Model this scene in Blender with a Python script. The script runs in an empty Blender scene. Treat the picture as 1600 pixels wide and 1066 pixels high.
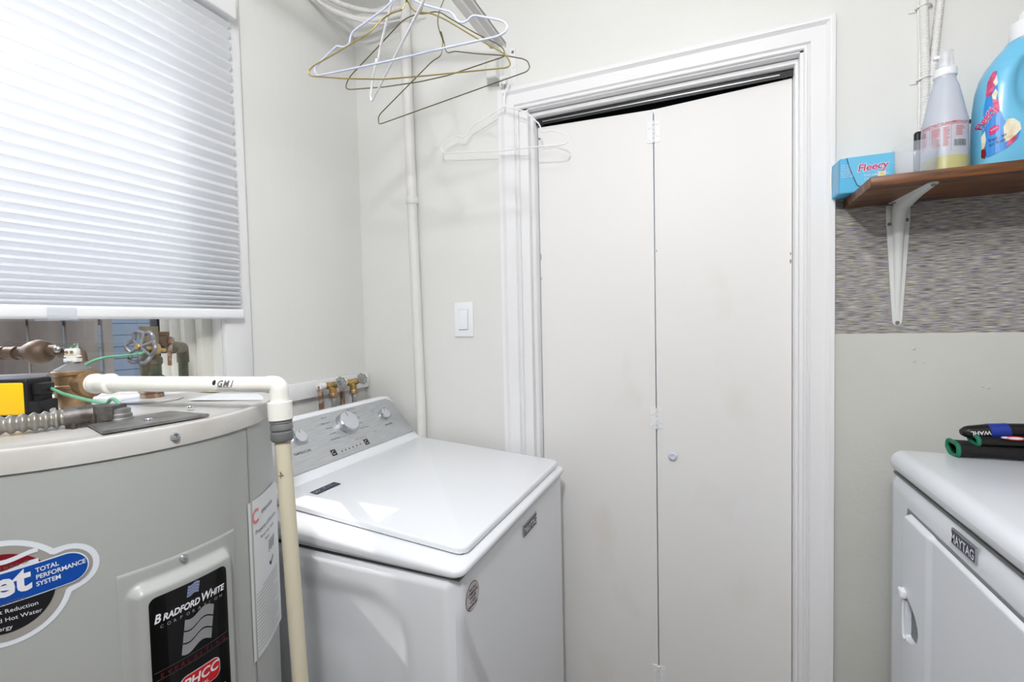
import bpy, bmesh, math, random
from mathutils import Vector, Matrix
from mathutils.bvhtree import BVHTree
random.seed(7)
D = bpy.data; S = bpy.context.scene; COL = S.collection
PI = math.pi
# ------------------------------------------------------------------ camera
FPX = 732.73; YAW = .3957; PITCH = -.0373; ROLL = -.0214
CAM = Vector((1.1639, -1.3813, 1.3259))
fw0 = Vector((-math.sin(YAW), math.cos(YAW), 0)); rt0 = Vector((math.cos(YAW), math.sin(YAW), 0)); up0 = Vector((0, 0, 1))
FW = fw0*math.cos(PITCH) + up0*math.sin(PITCH); up1 = up0*math.cos(PITCH) - fw0*math.sin(PITCH)
RT = rt0*math.cos(ROLL) + up1*math.sin(ROLL); UP = up1*math.cos(ROLL) - rt0*math.sin(ROLL)
cd = D.cameras.new('camera'); cd.sensor_width = 36; cd.lens = FPX/1600*36; cd.clip_start = .02; cd.clip_end = 200
cam = D.objects.new('camera', cd); COL.objects.link(cam); S.camera = cam
M = Matrix.Identity(4)
for i in range(3):
    M[i][0] = RT[i]; M[i][1] = UP[i]; M[i][2] = -FW[i]; M[i][3] = CAM[i]
cam.matrix_world = M
# ------------------------------------------------------------------ world, sun, lamps, exposure
S.view_settings.view_transform = 'Standard'; S.view_settings.look = 'None'
S.view_settings.gamma = 1; S.view_settings.use_curve_mapping = False; S.view_settings.exposure = 0.06
W = D.worlds.new('world'); S.world = W; W.use_nodes = True
nt = W.node_tree; bg = nt.nodes['Background']
sky = nt.nodes.new('ShaderNodeTexSky'); sky.sky_type = 'NISHITA'; sky.sun_disc = False
sky.sun_elevation = math.radians(42); sky.sun_rotation = math.radians(270)
nt.links.new(sky.outputs[0], bg.inputs[0]); bg.inputs[1].default_value = .95
def lamp(name, kind, loc, energy, size=None, color=(1, 1, 1), direction=None):
    l = D.lights.new(name, kind); l.energy = energy; l.color = color
    if kind == 'POINT': l.shadow_soft_size = size
    if kind == 'SUN': l.angle = size
    if kind == 'AREA': l.shape = 'RECTANGLE'; l.size, l.size_y = size
    o = D.objects.new(name, l); COL.objects.link(o); o.location = loc
    if direction: o.rotation_euler = Vector(direction).to_track_quat('-Z', 'Y').to_euler()
    return o
lamp('sun', 'SUN', (-4, -1, 5), 3.2, math.radians(.53), (1, .96, .9), (1, .15, -.79))
lamp('camera_flash', 'POINT', (1.10, -1.48, 2.05), 27, .03, (.985, .99, 1))  # unseen point light standing in for a flash near the camera
lamp('bounce_fill', 'POINT', (1.15, -1.60, 2.36), 24, .12, (.985, .99, 1))  # added fill for light bounced off ceiling and walls, no fixture here
# ------------------------------------------------------------------ helpers
def ray(u, v): return FW + RT*((u-800)/FPX) - UP*((v-533)/FPX)
def hit(u, v, p, n):
    r = ray(u, v); n = Vector(n); return CAM + r*((Vector(p)-CAM).dot(n)/r.dot(n))
def dep(u, v, d): return CAM + ray(u, v)*d
def onz(u, v, z): return hit(u, v, (0, 0, z), (0, 0, 1))
def ony(u, v, y): return hit(u, v, (0, y, 0), (0, 1, 0))
def onx(u, v, x): return hit(u, v, (x, 0, 0), (1, 0, 0))

def lin(c):
    return tuple((x/12.92 if x <= .04045 else ((x+.055)/1.055)**2.4) for x in c) + (1,)
def mat(name, col, rough=.5, metal=0, noise=None, bump=None, var=None, coat=0, trans=0, alpha=1, ior=1.45, spec=.5):
    """col in sRGB 0..1; var=(other colour, scale, stretch xyz, contrast); bump=(scale, strength, stretch)"""
    m = D.materials.new(name); m.use_nodes = True; t = m.node_tree; b = t.nodes['Principled BSDF']
    b.inputs['Base Color'].default_value = lin(col); b.inputs['Roughness'].default_value = rough
    b.inputs['Metallic'].default_value = metal; b.inputs['Coat Weight'].default_value = coat
    b.inputs['Coat Roughness'].default_value = .08
    b.inputs['Transmission Weight'].default_value = trans; b.inputs['Alpha'].default_value = alpha
    b.inputs['IOR'].default_value = ior; b.inputs['Specular IOR Level'].default_value = spec
    tc = t.nodes.new('ShaderNodeTexCoord')
    def nz(scale, st, detail=4):
        mp = t.nodes.new('ShaderNodeMapping'); mp.inputs['Scale'].default_value = st
        t.links.new(tc.outputs['Object'], mp.inputs[0])
        n = t.nodes.new('ShaderNodeTexNoise'); n.inputs['Scale'].default_value = scale; n.inputs['Detail'].default_value = detail
        t.links.new(mp.outputs[0], n.inputs['Vector']); return n
    if var:
        c2, sc, st, (lo, hi) = var; n = nz(sc, st); r = t.nodes.new('ShaderNodeValToRGB')
        r.color_ramp.elements[0].position = lo; r.color_ramp.elements[0].color = lin(col)
        r.color_ramp.elements[1].position = hi; r.color_ramp.elements[1].color = lin(c2)
        t.links.new(n.outputs[0], r.inputs[0]); t.links.new(r.outputs[0], b.inputs['Base Color'])
    if bump:
        sc, stg, st = bump; n = nz(sc, st); bp = t.nodes.new('ShaderNodeBump'); bp.inputs['Strength'].default_value = stg
        bp.inputs['Distance'].default_value = .002
        t.links.new(n.outputs[0], bp.inputs['Height']); t.links.new(bp.outputs[0], b.inputs['Normal'])
    return m
I3 = (1, 1, 1)
WALL = mat('wall_paint', (.905, .905, .895), .42, bump=(60, .35, (1, 1, .25)), var=((.89, .89, .877), 2.5, I3, (.35, .7)))
WALLR = mat('wall_paint_grey', (.84, .845, .82), .4, bump=(90, .3, I3), var=((.81, .81, .785), 3, I3, (.35, .7)))
DIMW = mat('dimmed_wall_paint', (.62, .61, .60), .6)  # unseen walls darkened to cut the bounced light
TRIM = mat('trim_paint', (.93, .93, .935), .28, bump=(14, .25, (1, 1, .2)))
DOORM = mat('door_paint', (.925, .92, .915), .5, bump=(8, .25, (1, 1, .3)), var=((.87, .84, .78), 3.2, (1.2, 1, .8), (.6, .9)))
CEIL = mat('ceiling_paint', (.93, .93, .92), .7); FLOORM = mat('floor_vinyl', (.42, .37, .32), .45, var=((.34, .30, .26), 6, (1, 8, 1), (.3, .7)))
APPL = mat('appliance_white', (.925, .935, .955), .17, coat=.5)
APPL_SHADED = mat('appliance_white_shaded', (.875, .89, .915), .24, coat=.3)  # same white as the washer, greyed for the weaker light on the dryer
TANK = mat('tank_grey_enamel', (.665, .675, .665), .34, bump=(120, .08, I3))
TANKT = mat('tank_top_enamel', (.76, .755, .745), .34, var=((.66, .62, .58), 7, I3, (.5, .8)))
BRASS = mat('aged_brass', (.70, .58, .44), .42, .7, var=((.54, .43, .31), 30, I3, (.4, .75)), bump=(150, .4, I3))
BRASSB = mat('bright_brass', (.76, .64, .42), .3, .8, var=((.58, .46, .28), 40, I3, (.4, .7)))
COPPER = mat('dull_copper_pipe', (.46, .39, .33), .55, .45, var=((.33, .27, .22), 18, I3, (.35, .7)), bump=(60, .4, I3))
GREENP = mat('verdigris_pipe', (.47, .44, .37), .6, .3, var=((.30, .37, .30), 22, I3, (.5, .7)), bump=(60, .5, I3))
RUST = mat('rusty_steel', (.50, .38, .31), .75, .2, var=((.80, .74, .68), 45, I3, (.45, .65)), bump=(90, .6, I3))
ZINC = mat('dull_zinc', (.60, .60, .60), .42, .8, var=((.46, .44, .42), 35, I3, (.4, .7)))
FLEX = mat('galvanised_flex', (.66, .65, .63), .4, .7, var=((.50, .47, .43), 22, I3, (.4, .7)))
CHROME = mat('chrome', (.80, .81, .83), .12, 1)
STEEL = mat('steel', (.72, .72, .72), .3, .9)
PVC = mat('white_pvc', (.93, .925, .90), .33, var=((.86, .845, .80), 9, I3, (.6, .85)))
CPVC = mat('cream_cpvc', (.83, .80, .71), .42, var=((.62, .56, .48), 26, (1, 1, .35), (.58, .85)))
GREYF = mat('grey_fitting', (.45, .46, .46), .42, bump=(90, .3, I3))
GWIRE = mat('green_wire', (.40, .64, .50), .45)
YELLOW = mat('yellow_plastic', (.95, .76, .05), .4); BLACKP = mat('black_plastic', (.08, .08, .09), .42)
GREYP = mat('grey_plastic', (.47, .46, .46), .5)
INKB = mat('ink_black', (.08, .08, .10), .5); INKG = mat('ink_grey', (.38, .38, .40), .5)
NAVY = mat('badge_navy', (.13, .14, .27), .25); WHITEI = mat('ink_white', (.88, .88, .90), .45); SILV = mat('badge_silver', (.70, .70, .71), .28, .8)
RED = mat('ink_red', (.76, .10, .12), .4); DRED = mat('ink_dark_red', (.48, .04, .10), .4); BLUE = mat('ink_blue', (.05, .28, .62), .35)
INKN = mat('ink_navy', (.22, .22, .42), .5); LGREY = mat('sticker_grey', (.60, .59, .57), .4); WSTICK = mat('sticker_white', (.86, .88, .91), .4)
LABELK = mat('label_black', (.025, .025, .03), .14); PAPER = mat('paper', (.87, .88, .89), .6); PINK = mat('ink_pink', (.87, .50, .50), .5)
CONSOLE = mat('brushed_panel', (.76, .77, .78), .38, .35, var=((.70, .71, .72), 7, (1, 3, 90), (.35, .65)), bump=(30, .12, (1, 1, 40)))
KCAP = mat('knob_cap_satin', (.80, .81, .83), .35, .3)
GOLDW = mat('gold_wire', (.66, .60, .36), .33, .75); DGOLD = mat('dark_gold_wire', (.45, .42, .30), .38, .7)
LAVW = mat('lavender_wire', (.76, .78, .88), .35); WHITEW = mat('white_wire', (.95, .95, .96), .3)
BRKT = mat('white_bracket_paint', (.86, .87, .86), .3); SWITCH = mat('switch_plastic', (.95, .955, .97), .25)
CABLE = mat('painted_cable', (.90, .895, .885), .45)
SKYB = mat('softener_blue', (.44, .755, .90), .3, coat=.3); SKYB2 = mat('box_blue', (.36, .72, .89), .4); SKYD = mat('box_dark_blue', (.16, .42, .66), .4)
MAG = mat('ink_magenta', (.80, .10, .45), .4); CREAM = mat('petal_cream', (.93, .91, .82), .5, var=((.85, .78, .62), 70, I3, (.45, .7)))
PINKP = mat('petal_pink', (.88, .42, .58), .5, var=((.70, .16, .35), 70, I3, (.4, .65))); YELI = mat('ink_yellow', (.93, .85, .25), .4)
LBLUE = mat('label_blue', (.20, .55, .86), .35); LEAF = mat('leaf_green', (.28, .36, .24), .5)
FABB = mat('black_nylon', (.085, .08, .085), .75, bump=(300, .6, I3)); GREENT = mat('green_binding', (.10, .46, .34), .6, bump=(400, .4, I3)); BLUEB = mat('blue_band', (.14, .22, .60), .45)
def wood():
    m = D.materials.new('stained_wood'); m.use_nodes = True; t = m.node_tree; b = t.nodes['Principled BSDF']
    tc = t.nodes.new('ShaderNodeTexCoord'); mp = t.nodes.new('ShaderNodeMapping'); mp.inputs['Scale'].default_value = (2.2, 26, 26)
    t.links.new(tc.outputs['Object'], mp.inputs[0]); n = t.nodes.new('ShaderNodeTexNoise'); n.inputs['Scale'].default_value = 2.4; n.inputs['Detail'].default_value = 8
    n.inputs['Distortion'].default_value = .6
    t.links.new(mp.outputs[0], n.inputs['Vector']); r = t.nodes.new('ShaderNodeValToRGB'); e = r.color_ramp.elements
    e[0].position = .32; e[0].color = lin((.20, .115, .06)); e[1].position = .7; e[1].color = lin((.56, .34, .15))
    k = e.new(.5); k.color = lin((.40, .235, .11))
    t.links.new(n.outputs[0], r.inputs[0]); t.links.new(r.outputs[0], b.inputs['Base Color']); b.inputs['Roughness'].default_value = .4
    bp = t.nodes.new('ShaderNodeBump'); bp.inputs['Strength'].default_value = .15; t.links.new(n.outputs[0], bp.inputs['Height']); t.links.new(bp.outputs[0], b.inputs['Normal'])
    return m
WOOD = wood()
def wallpaper():
    m = D.materials.new('grey_woven_wallpaper'); m.use_nodes = True; t = m.node_tree; b = t.nodes['Principled BSDF']
    tc = t.nodes.new('ShaderNodeTexCoord')
    def lay(scale, st, a, c, lo, hi):
        mp = t.nodes.new('ShaderNodeMapping'); mp.inputs['Scale'].default_value = st
        t.links.new(tc.outputs['Object'], mp.inputs[0]); n = t.nodes.new('ShaderNodeTexNoise'); n.inputs['Scale'].default_value = scale; n.inputs['Detail'].default_value = 5
        t.links.new(mp.outputs[0], n.inputs['Vector']); r = t.nodes.new('ShaderNodeValToRGB'); e = r.color_ramp.elements
        e[0].position = lo; e[0].color = a; e[1].position = hi; e[1].color = c; t.links.new(n.outputs[0], r.inputs[0]); return n, r
    n1, r1 = lay(16, (2.2, 1, 40), lin((.36, .36, .38)), lin((.86, .85, .83)), .38, .66)
    n2, r2 = lay(22, (2.0, 1, 32), lin((.74, .72, .90)), lin((.93, .90, .68)), .40, .60)
    mx = t.nodes.new('ShaderNodeMix'); mx.data_type = 'RGBA'; mx.blend_type = 'MULTIPLY'; mx.inputs[0].default_value = .75
    t.links.new(r1.outputs[0], mx.inputs[6]); t.links.new(r2.outputs[0], mx.inputs[7])
    g = t.nodes.new('ShaderNodeBrightContrast'); g.inputs['Bright'].default_value = .05; t.links.new(mx.outputs[2], g.inputs[0])
    t.links.new(g.outputs[0], b.inputs['Base Color']); b.inputs['Roughness'].default_value = .8
    bp = t.nodes.new('ShaderNodeBump'); bp.inputs['Strength'].default_value = .4; bp.inputs['Distance'].default_value = .001
    t.links.new(n1.outputs[0], bp.inputs['Height']); t.links.new(bp.outputs[0], b.inputs['Normal'])
    return m
WPAPER = wallpaper()
def translucent(name, col, fac, rough=.6):
    m = D.materials.new(name); m.use_nodes = True; t = m.node_tree; b = t.nodes['Principled BSDF']; out = t.nodes['Material Output']
    b.inputs['Base Color'].default_value = lin(col); b.inputs['Roughness'].default_value = rough
    tr = t.nodes.new('ShaderNodeBsdfTranslucent'); tr.inputs[0].default_value = lin(col)
    mx = t.nodes.new('ShaderNodeMixShader'); mx.inputs[0].default_value = fac
    t.links.new(b.outputs[0], mx.inputs[1]); t.links.new(tr.outputs[0], mx.inputs[2]); t.links.new(mx.outputs[0], out.inputs[0]); return m
BLIND = translucent('cellular_fabric', (.95, .955, .965), .36)
HDPE = translucent('cloudy_plastic', (.87, .89, .93), .3, .35)
def seethru(name, col, opac, rough=.1):
    m = D.materials.new(name); m.use_nodes = True; b = m.node_tree.nodes['Principled BSDF']
    b.inputs['Base Color'].default_value = lin(col); b.inputs['Roughness'].default_value = rough; b.inputs['Alpha'].default_value = opac; return m
CLEARP = seethru('clear_plastic', (.85, .88, .93), .17, .1); CLEARC = seethru('clear_cover', (.93, .94, .96), .3, .1)
LIQ = seethru('yellow_liquid', (.86, .84, .45), 1, .3)
def glassmat():
    m = D.materials.new('window_glass'); m.use_nodes = True; t = m.node_tree; out = t.nodes['Material Output']; t.nodes.remove(t.nodes['Principled BSDF'])
    tr = t.nodes.new('ShaderNodeBsdfTransparent'); gl = t.nodes.new('ShaderNodeBsdfGlossy'); gl.inputs['Roughness'].default_value = .01
    fr = t.nodes.new('ShaderNodeFresnel'); fr.inputs[0].default_value = 1.45; mx = t.nodes.new('ShaderNodeMixShader')
    t.links.new(fr.outputs[0], mx.inputs[0]); t.links.new(tr.outputs[0], mx.inputs[1]); t.links.new(gl.outputs[0], mx.inputs[2]); t.links.new(mx.outputs[0], out.inputs[0]); return m
GLASS = glassmat()
def fence_mat():
    m = mat('weathered_fence_boards', (.47, .42, .37), .85, var=((.33, .28, .245), 5, (1, 1, .3), (.35, .65)), bump=(40, .5, (1, 1, .1))); return m
FENCE = fence_mat(); SIDING = mat('blue_grey_siding', (.42, .44, .46), .7); GROUND = mat('ground_soil', (.35, .33, .30), .9)

def add(name, bm, m=None, parent=None, smooth=35):
    bmesh.ops.recalc_face_normals(bm, faces=bm.faces)
    me = D.meshes.new(name); bm.to_mesh(me); bm.free(); o = D.objects.new(name, me); COL.objects.link(o)
    for mm in (m if isinstance(m, (list, tuple)) else [m] if m else []): me.materials.append(mm)
    if smooth:
        me.polygons.foreach_set('use_smooth', [True]*len(me.polygons)); me.set_sharp_from_angle(angle=math.radians(smooth))
    if parent is not None: setp(o, parent)
    return o
def setp(o, p):
    o.parent = p; o.matrix_parent_inverse = world_of(p).inverted()
def world_of(p):
    m = Matrix.Translation(p.location) @ p.rotation_euler.to_matrix().to_4x4()
    return m if p.parent is None else p.parent.matrix_basis @ Matrix.Identity(4) @ m if False else m
def tag(o, label, cat, group=None):
    o['label'] = label; o['category'] = cat
    if group: o['group'] = group
    return o
def thing(name, loc, label, cat, group=None):
    o = D.objects.new(name, None); o.empty_display_size = .05; COL.objects.link(o); o.location = loc; return tag(o, label, cat, group)
def struct(o): o['kind'] = 'structure'; return o
def sroot(name, loc=(0, 0, 0)):
    o = D.objects.new(name, None); o.empty_display_size = .05; COL.objects.link(o); o.location = loc; o['kind'] = 'structure'; return o

def box(bm, a, b, bev=0, seg=3):
    """axis-aligned box between corners a and b, optionally bevelled"""
    t = bmesh.new(); bmesh.ops.create_cube(t, size=1)
    for v in t.verts: v.co = Vector([a[i] + (v.co[i]+.5)*(b[i]-a[i]) for i in range(3)])
    if bev: bmesh.ops.bevel(t, geom=t.edges[:], offset=bev, segments=seg, profile=.5, affect='EDGES', clamp_overlap=True)
    merge(bm, t); return bm
def merge(bm, t):
    vs = {v: bm.verts.new(v.co) for v in t.verts}
    for f in t.faces:
        try: bm.faces.new([vs[v] for v in f.verts])
        except ValueError: pass
    t.free()
def xf(bm, mtx):
    bmesh.ops.transform(bm, matrix=mtx, verts=bm.verts); return bm
def frame_of(z, hint=(0, 0, 1)):
    z = Vector(z).normalized(); h = Vector(hint)
    if abs(z.dot(h)) > .95: h = Vector((1, 0, 0))
    x = h.cross(z).normalized(); y = z.cross(x); return x, y, z
def mtx(o, x, y, z):
    m = Matrix.Identity(4)
    for i in range(3): m[i][0] = x[i]; m[i][1] = y[i]; m[i][2] = z[i]; m[i][3] = o[i]
    return m
def tube(bm, pts, r, seg=12, closed=False, caps=True):
    """swept round tube; r is a number or one per point"""
    pts = [Vector(p) for p in pts]; n = len(pts); rr = r if isinstance(r, (list, tuple)) else [r]*n
    tan = []
    for i in range(n):
        a = pts[(i-1) % n] if closed or i > 0 else pts[i]; b = pts[(i+1) % n] if closed or i < n-1 else pts[i]
        tan.append((b-a).normalized())
    x, y, _ = frame_of(tan[0]); rings = []
    for i in range(n):
        x = (x - tan[i]*x.dot(tan[i])).normalized(); y = tan[i].cross(x)
        rings.append([bm.verts.new(pts[i] + (x*math.cos(2*PI*k/seg) + y*math.sin(2*PI*k/seg))*rr[i]) for k in range(seg)])
    for i in range(n if closed else n-1):
        A, B = rings[i], rings[(i+1) % n]
        for k in range(seg): bm.faces.new((A[k], A[(k+1) % seg], B[(k+1) % seg], B[k]))
    if caps and not closed:
        bm.faces.new(rings[0][::-1]); bm.faces.new(rings[-1])
    return bm
def smoothpts(pts, rad, n=5):
    """round the corners of a polyline with fillets"""
    pts = [Vector(p) for p in pts]; out = [pts[0]]
    for i in range(1, len(pts)-1):
        p = pts[i]; a = pts[i-1]-p; b = pts[i+1]-p; d = min(rad, a.length*.48, b.length*.48)
        A = p + a.normalized()*d; B = p + b.normalized()*d
        for k in range(n+1):
            t = k/n; out.append(A*(1-t)**2 + p*2*t*(1-t) + B*t*t)
    out.append(pts[-1]); return out
def spline(pts, n=8, closed=False):
    pts = [Vector(p) for p in pts]; out = []; N = len(pts)
    g = (lambda i: pts[i % N]) if closed else (lambda i: pts[max(0, min(N-1, i))])
    for i in range(N if closed else N-1):
        a, b, c, d = g(i-1), g(i), g(i+1), g(i+2)
        for k in range(n):
            t = k/n; out.append(.5*((2*b) + (c-a)*t + (2*a-5*b+4*c-d)*t*t + (3*b-a-3*c+d)*t**3))
    if not closed: out.append(pts[-1])
    return out
def lathe(bm, prof, o=(0, 0, 0), axis=(0, 0, 1), seg=32, caps=True):
    """prof: list of (radius, height) along axis"""
    x, y, z = frame_of(axis); o = Vector(o); rings = []
    for r, h in prof:
        rings.append([bm.verts.new(o + z*h + (x*math.cos(2*PI*k/seg) + y*math.sin(2*PI*k/seg))*max(r, 1e-5)) for k in range(seg)])
    for A, B in zip(rings, rings[1:]):
        for k in range(seg): bm.faces.new((A[k], A[(k+1) % seg], B[(k+1) % seg], B[k]))
    if caps: bm.faces.new(rings[0][::-1]); bm.faces.new(rings[-1])
    return bm
def hexnut(bm, o, axis, r, h):
    return lathe(bm, [(r*.9, 0), (r, h*.12), (r, h*.88), (r*.9, h)], o, axis, 6)
def prism(bm, poly, d):
    """extrude a 3-D polygon by vector d"""
    d = Vector(d); A = [bm.verts.new(Vector(p)) for p in poly]; B = [bm.verts.new(Vector(p)+d) for p in poly]; n = len(poly)
    bm.faces.new(A); bm.faces.new(B[::-1])
    for i in range(n): bm.faces.new((A[i], A[(i+1) % n], B[(i+1) % n], B[i]))
    return bm
def grid(bm, fn, nu, nv):
    V = [[bm.verts.new(fn(i/nu, j/nv)) for j in range(nv+1)] for i in range(nu+1)]
    for i in range(nu):
        for j in range(nv): bm.faces.new((V[i][j], V[i+1][j], V[i+1][j+1], V[i][j+1]))
    return V
def rrect(x0, y0, x1, y1, r, n=6):
    out = []
    for cx, cy, a in ((x1-r, y1-r, 0), (x0+r, y1-r, 90), (x0+r, y0+r, 180), (x1-r, y0+r, 270)):
        for k in range(n+1):
            t = math.radians(a+90*k/n); out.append((cx+r*math.cos(t), cy+r*math.sin(t)))
    return out
def ell(cx, cy, rx, ry, n=40, rot=0, a0=0, a1=360):
    out = []
    for k in range(n):
        t = math.radians(a0+(a1-a0)*k/(n if a1-a0 == 360 else n-1)); x, y = rx*math.cos(t), ry*math.sin(t)
        out.append((cx+x*math.cos(rot)-y*math.sin(rot), cy+x*math.sin(rot)+y*math.cos(rot)))
    return out
# mappings from a flat (s, t) design onto a surface
def cylmap(cx, cy, r, th=0, z0=0):
    return lambda s, t, off: Vector((cx+(r+off)*math.cos(th+s/r), cy+(r+off)*math.sin(th+s/r), z0+t))
def planemap(o, R, U, N):
    o, R, U, N = map(Vector, (o, R, U, N)); return lambda s, t, off: o+R*s+U*t+N*off
def raymap(obj, o, R, U, N):
    """drop the design onto a mesh along -N"""
    o, R, U, N = map(Vector, (o, R, U, N)); me = obj.data
    tr = BVHTree.FromPolygons([v.co for v in me.vertices], [p.vertices for p in me.polygons])
    def f(s, t, off):
        for k in range(30):
            p = o+R*(s+.0015*k)+U*t+N*.3; h = tr.ray_cast(p, -N)
            if h[0] is not None: break
        if h[0] is None: q = o+R*s+U*t; return q
        return h[0]+N*off
    return f
def decal(name, polys, mp, m, parent, off=.0004, step=.012, curved=True):
    bm = bmesh.new()
    for poly in polys:
        t = bmesh.new(); t.faces.new([t.verts.new((x, y, 0)) for x, y in poly])
        if curved:
            xs = [p[0] for p in poly]; ys = [p[1] for p in poly]
            for ax, lo, hi in ((0, min(xs), max(xs)), (1, min(ys), max(ys))):
                k = math.ceil(lo/step)
                while k*step < hi:
                    pc = [0, 0, 0]; no = [0, 0, 0]; pc[ax] = k*step; no[ax] = 1
                    bmesh.ops.bisect_plane(t, geom=t.verts[:]+t.edges[:]+t.faces[:], plane_co=pc, plane_no=no); k += 1
        bmesh.ops.triangulate(t, faces=t.faces[:])
        merge(bm, t)
    for v in bm.verts: v.co = mp(v.co.x, v.co.y, off)
    return add(name, bm, m, parent, smooth=0)
def textpolys(s, size, x=0, y=0, align='LEFT', rot=0, shear=0, bold=0, width=1):
    c = D.curves.new('t', 'FONT'); c.body = s; c.size = size; c.align_x = align; c.shear = shear; c.offset = bold; c.resolution_u = 3; c.space_line = .95
    o = D.objects.new('t', c); COL.objects.link(o); dg = bpy.context.evaluated_depsgraph_get(); dg.update()
    me = D.meshes.new_from_object(o.evaluated_get(dg)); bm = bmesh.new(); bm.from_mesh(me); D.meshes.remove(me); D.objects.remove(o); D.curves.remove(c)
    for v in bm.verts:
        a, b = v.co.x*width, v.co.y; v.co = Vector((x+a*math.cos(rot)-b*math.sin(rot), y+a*math.sin(rot)+b*math.cos(rot), 0))
    return bm
def text(name, items, mp, m, parent, off=.0008, **k):
    """items: list of (string, size, x, y, dict)"""
    bm = bmesh.new()
    for it in items:
        kk = dict(k); kk.update(it[4] if len(it) > 4 else {})
        merge(bm, textpolys(it[0], it[1], it[2], it[3], **kk))
    for v in bm.verts: v.co = mp(v.co.x, v.co.y, off)
    return add(name, bm, m, parent, smooth=0)
def screw(parent, o, axis, r=.004, h=.0025, name='screw', m=None):
    bm = bmesh.new(); lathe(bm, [(r, 0), (r, h*.4), (r*.75, h), (r*.3, h*1.05), (r*.28, h*.7)], o, axis, 14)
    return add(name, bm, m or STEEL, parent)

# ================================================================== SETTING
RX = 2.42; FY = -2.7; CZ = 2.44
struct(add('floor', box(bmesh.new(), (-.02, FY, -.1), (RX, .02, 0)), FLOORM, smooth=0))
struct(add('ceiling', box(bmesh.new(), (-.02, FY, CZ), (RX, .02, CZ+.1)), CEIL, smooth=0))
struct(add('wall_right', box(bmesh.new(), (RX, FY, 0), (RX+.1, .14, CZ)), DIMW, smooth=0))
struct(add('wall_front', box(bmesh.new(), (-.14, FY-.1, 0), (RX+.1, FY, CZ)), DIMW, smooth=0))
# left wall with window opening
WY0, WY1, WZ0, WZ1 = -1.52, -.549, 1.172, 2.165
bm = bmesh.new()
box(bm, (-.14, FY, 0), (0, .14, WZ0)); box(bm, (-.14, FY, WZ1), (0, .14, CZ)); box(bm, (-.14, FY, WZ0), (0, WY0, WZ1)); box(bm, (-.14, WY1, WZ0), (0, .14, WZ1))
struct(add('wall_left', bm, WALL, smooth=0))
# back wall with door opening
DX0, DX1, DZ1 = .655, 1.379, 1.982
bm = bmesh.new()
box(bm, (0, 0, 0), (DX0, .14, CZ)); box(bm, (DX1, 0, 0), (RX, .14, CZ)); box(bm, (DX0, 0, DZ1), (DX1, .14, CZ))
wb = struct(add('wall_back', bm, WALL, smooth=0))
add('wallpaper_panel', box(bmesh.new(), (1.4525, -.0025, 1.283), (RX, 0, 1.606)), WPAPER, wb, smooth=0)
def lowpanel(u, v): return Vector((1.4525+u*(RX-1.4525), -.004, v*1.283))
add('lower_wall_panel', box(bmesh.new(), (1.4525, -.004, 0), (RX, 0, 1.283)), WALLR, wb, smooth=0)
# little chips, dents and an anchor hole
bm = bmesh.new()
for u, v, r in ((1428, 545, .004), (1429, 565, .003), (1445, 566, .003), (1536, 604, .003), (1545, 606, .003)):
    p = ony(u, v, -.0045); lathe(bm, [(r, 0), (r*.7, .0012), (r*.2, .0016)], p, (0, -1, 0), 9)
add('paint_blemish', bm, WALLR, wb)
p = ony(1515, 190, 0); screw(wb, p, (0, -1, 0), .0045, .004, 'wall_plug', BLACKP)

# door casing: a mitred moulding run
def moulding(bm, prof, x0, x1, z1, ybase=0):
    """prof (d outward from the opening edge, h out of the wall)"""
    st = []
    for d, h in prof:
        y = ybase-h; st.append([(x0-d, y, 0), (x0-d, y, z1+d), (x1+d, y, z1+d), (x1+d, y, 0)])
    V = [[bm.verts.new(p) for p in row] for row in st]
    for a, b in zip(V, V[1:]):
        for k in range(3): bm.faces.new((a[k], a[k+1], b[k+1], b[k]))
bm = bmesh.new()
prof = [(0, -.001), (0, .010), (.002, .013), (.006, .0135), (.0085, .010), (.011, .0085), (.014, .0155), (.018, .016), (.045, .0165), (.049, .0195), (.053, .024), (.058, .0255), (.0635, .0245), (.065, .021), (.065, -.001)]
moulding(bm, prof, .629, 1.386, 1.985)
tr = struct(add('trim_1', bm, TRIM, smooth=28))
# door with its lining, stops, leaves
dr = sroot('door_1', (1.02, .03, 0))
bm = bmesh.new()
box(bm, (.629, -.004, 0), (.6565, .139, 1.993)); box(bm, (1.3785, -.004, 0), (1.388, .139, 1.993)); box(bm, (.629, -.004, 1.9815), (1.388, .139, 1.993))
add('jamb', bm, TRIM, dr, smooth=0)
bm = bmesh.new(); moulding(bm, [(0, -.06), (0, .0), (.0015, .003), (.006, .004), (.0115, .003), (.0115, -.06)], .668, 1.3715, 1.968, ybase=.024)
add('door_stop', bm, TRIM, dr, smooth=28)
bm = bmesh.new(); box(bm, (.668, .040, 1.948), (1.3715, .0415, 1.966)); box(bm, (.668, .083, 1.948), (1.3715, .0845, 1.966)); box(bm, (.668, .040, 1.9645), (1.3715, .0845, 1.966))
for k in (0.672, 1.35): box(bm, (k, .041, 1.951), (k+.016, .060, 1.962), .002, 2)
tk = add('track', bm, BLACKP, dr, smooth=0)
add('track_rail', box(bmesh.new(), (.69, .0385, 1.955), (1.34, .0402, 1.9575)), STEEL, tk, smooth=0)
YL = .05
def leaf(x0, x1, zl, zr):
    bm = bmesh.new(); box(bm, (x0, YL, .012), (x1, YL+.033, 1.95), .0015, 2)
    for v in bm.verts:
        if v.co.z > 1.9:
            t = (v.co.x-x0)/(x1-x0); v.co.z += (zl*(1-t)+zr*t)-1.95
    return bm
lf = add('door_panel', leaf(.6705, 1.0215, 1.9445, 1.934), DOORM, dr, smooth=20)
rf = add('door_panel', leaf(1.024, 1.370, 1.934, 1.9475), DOORM, dr, smooth=20)
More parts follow.
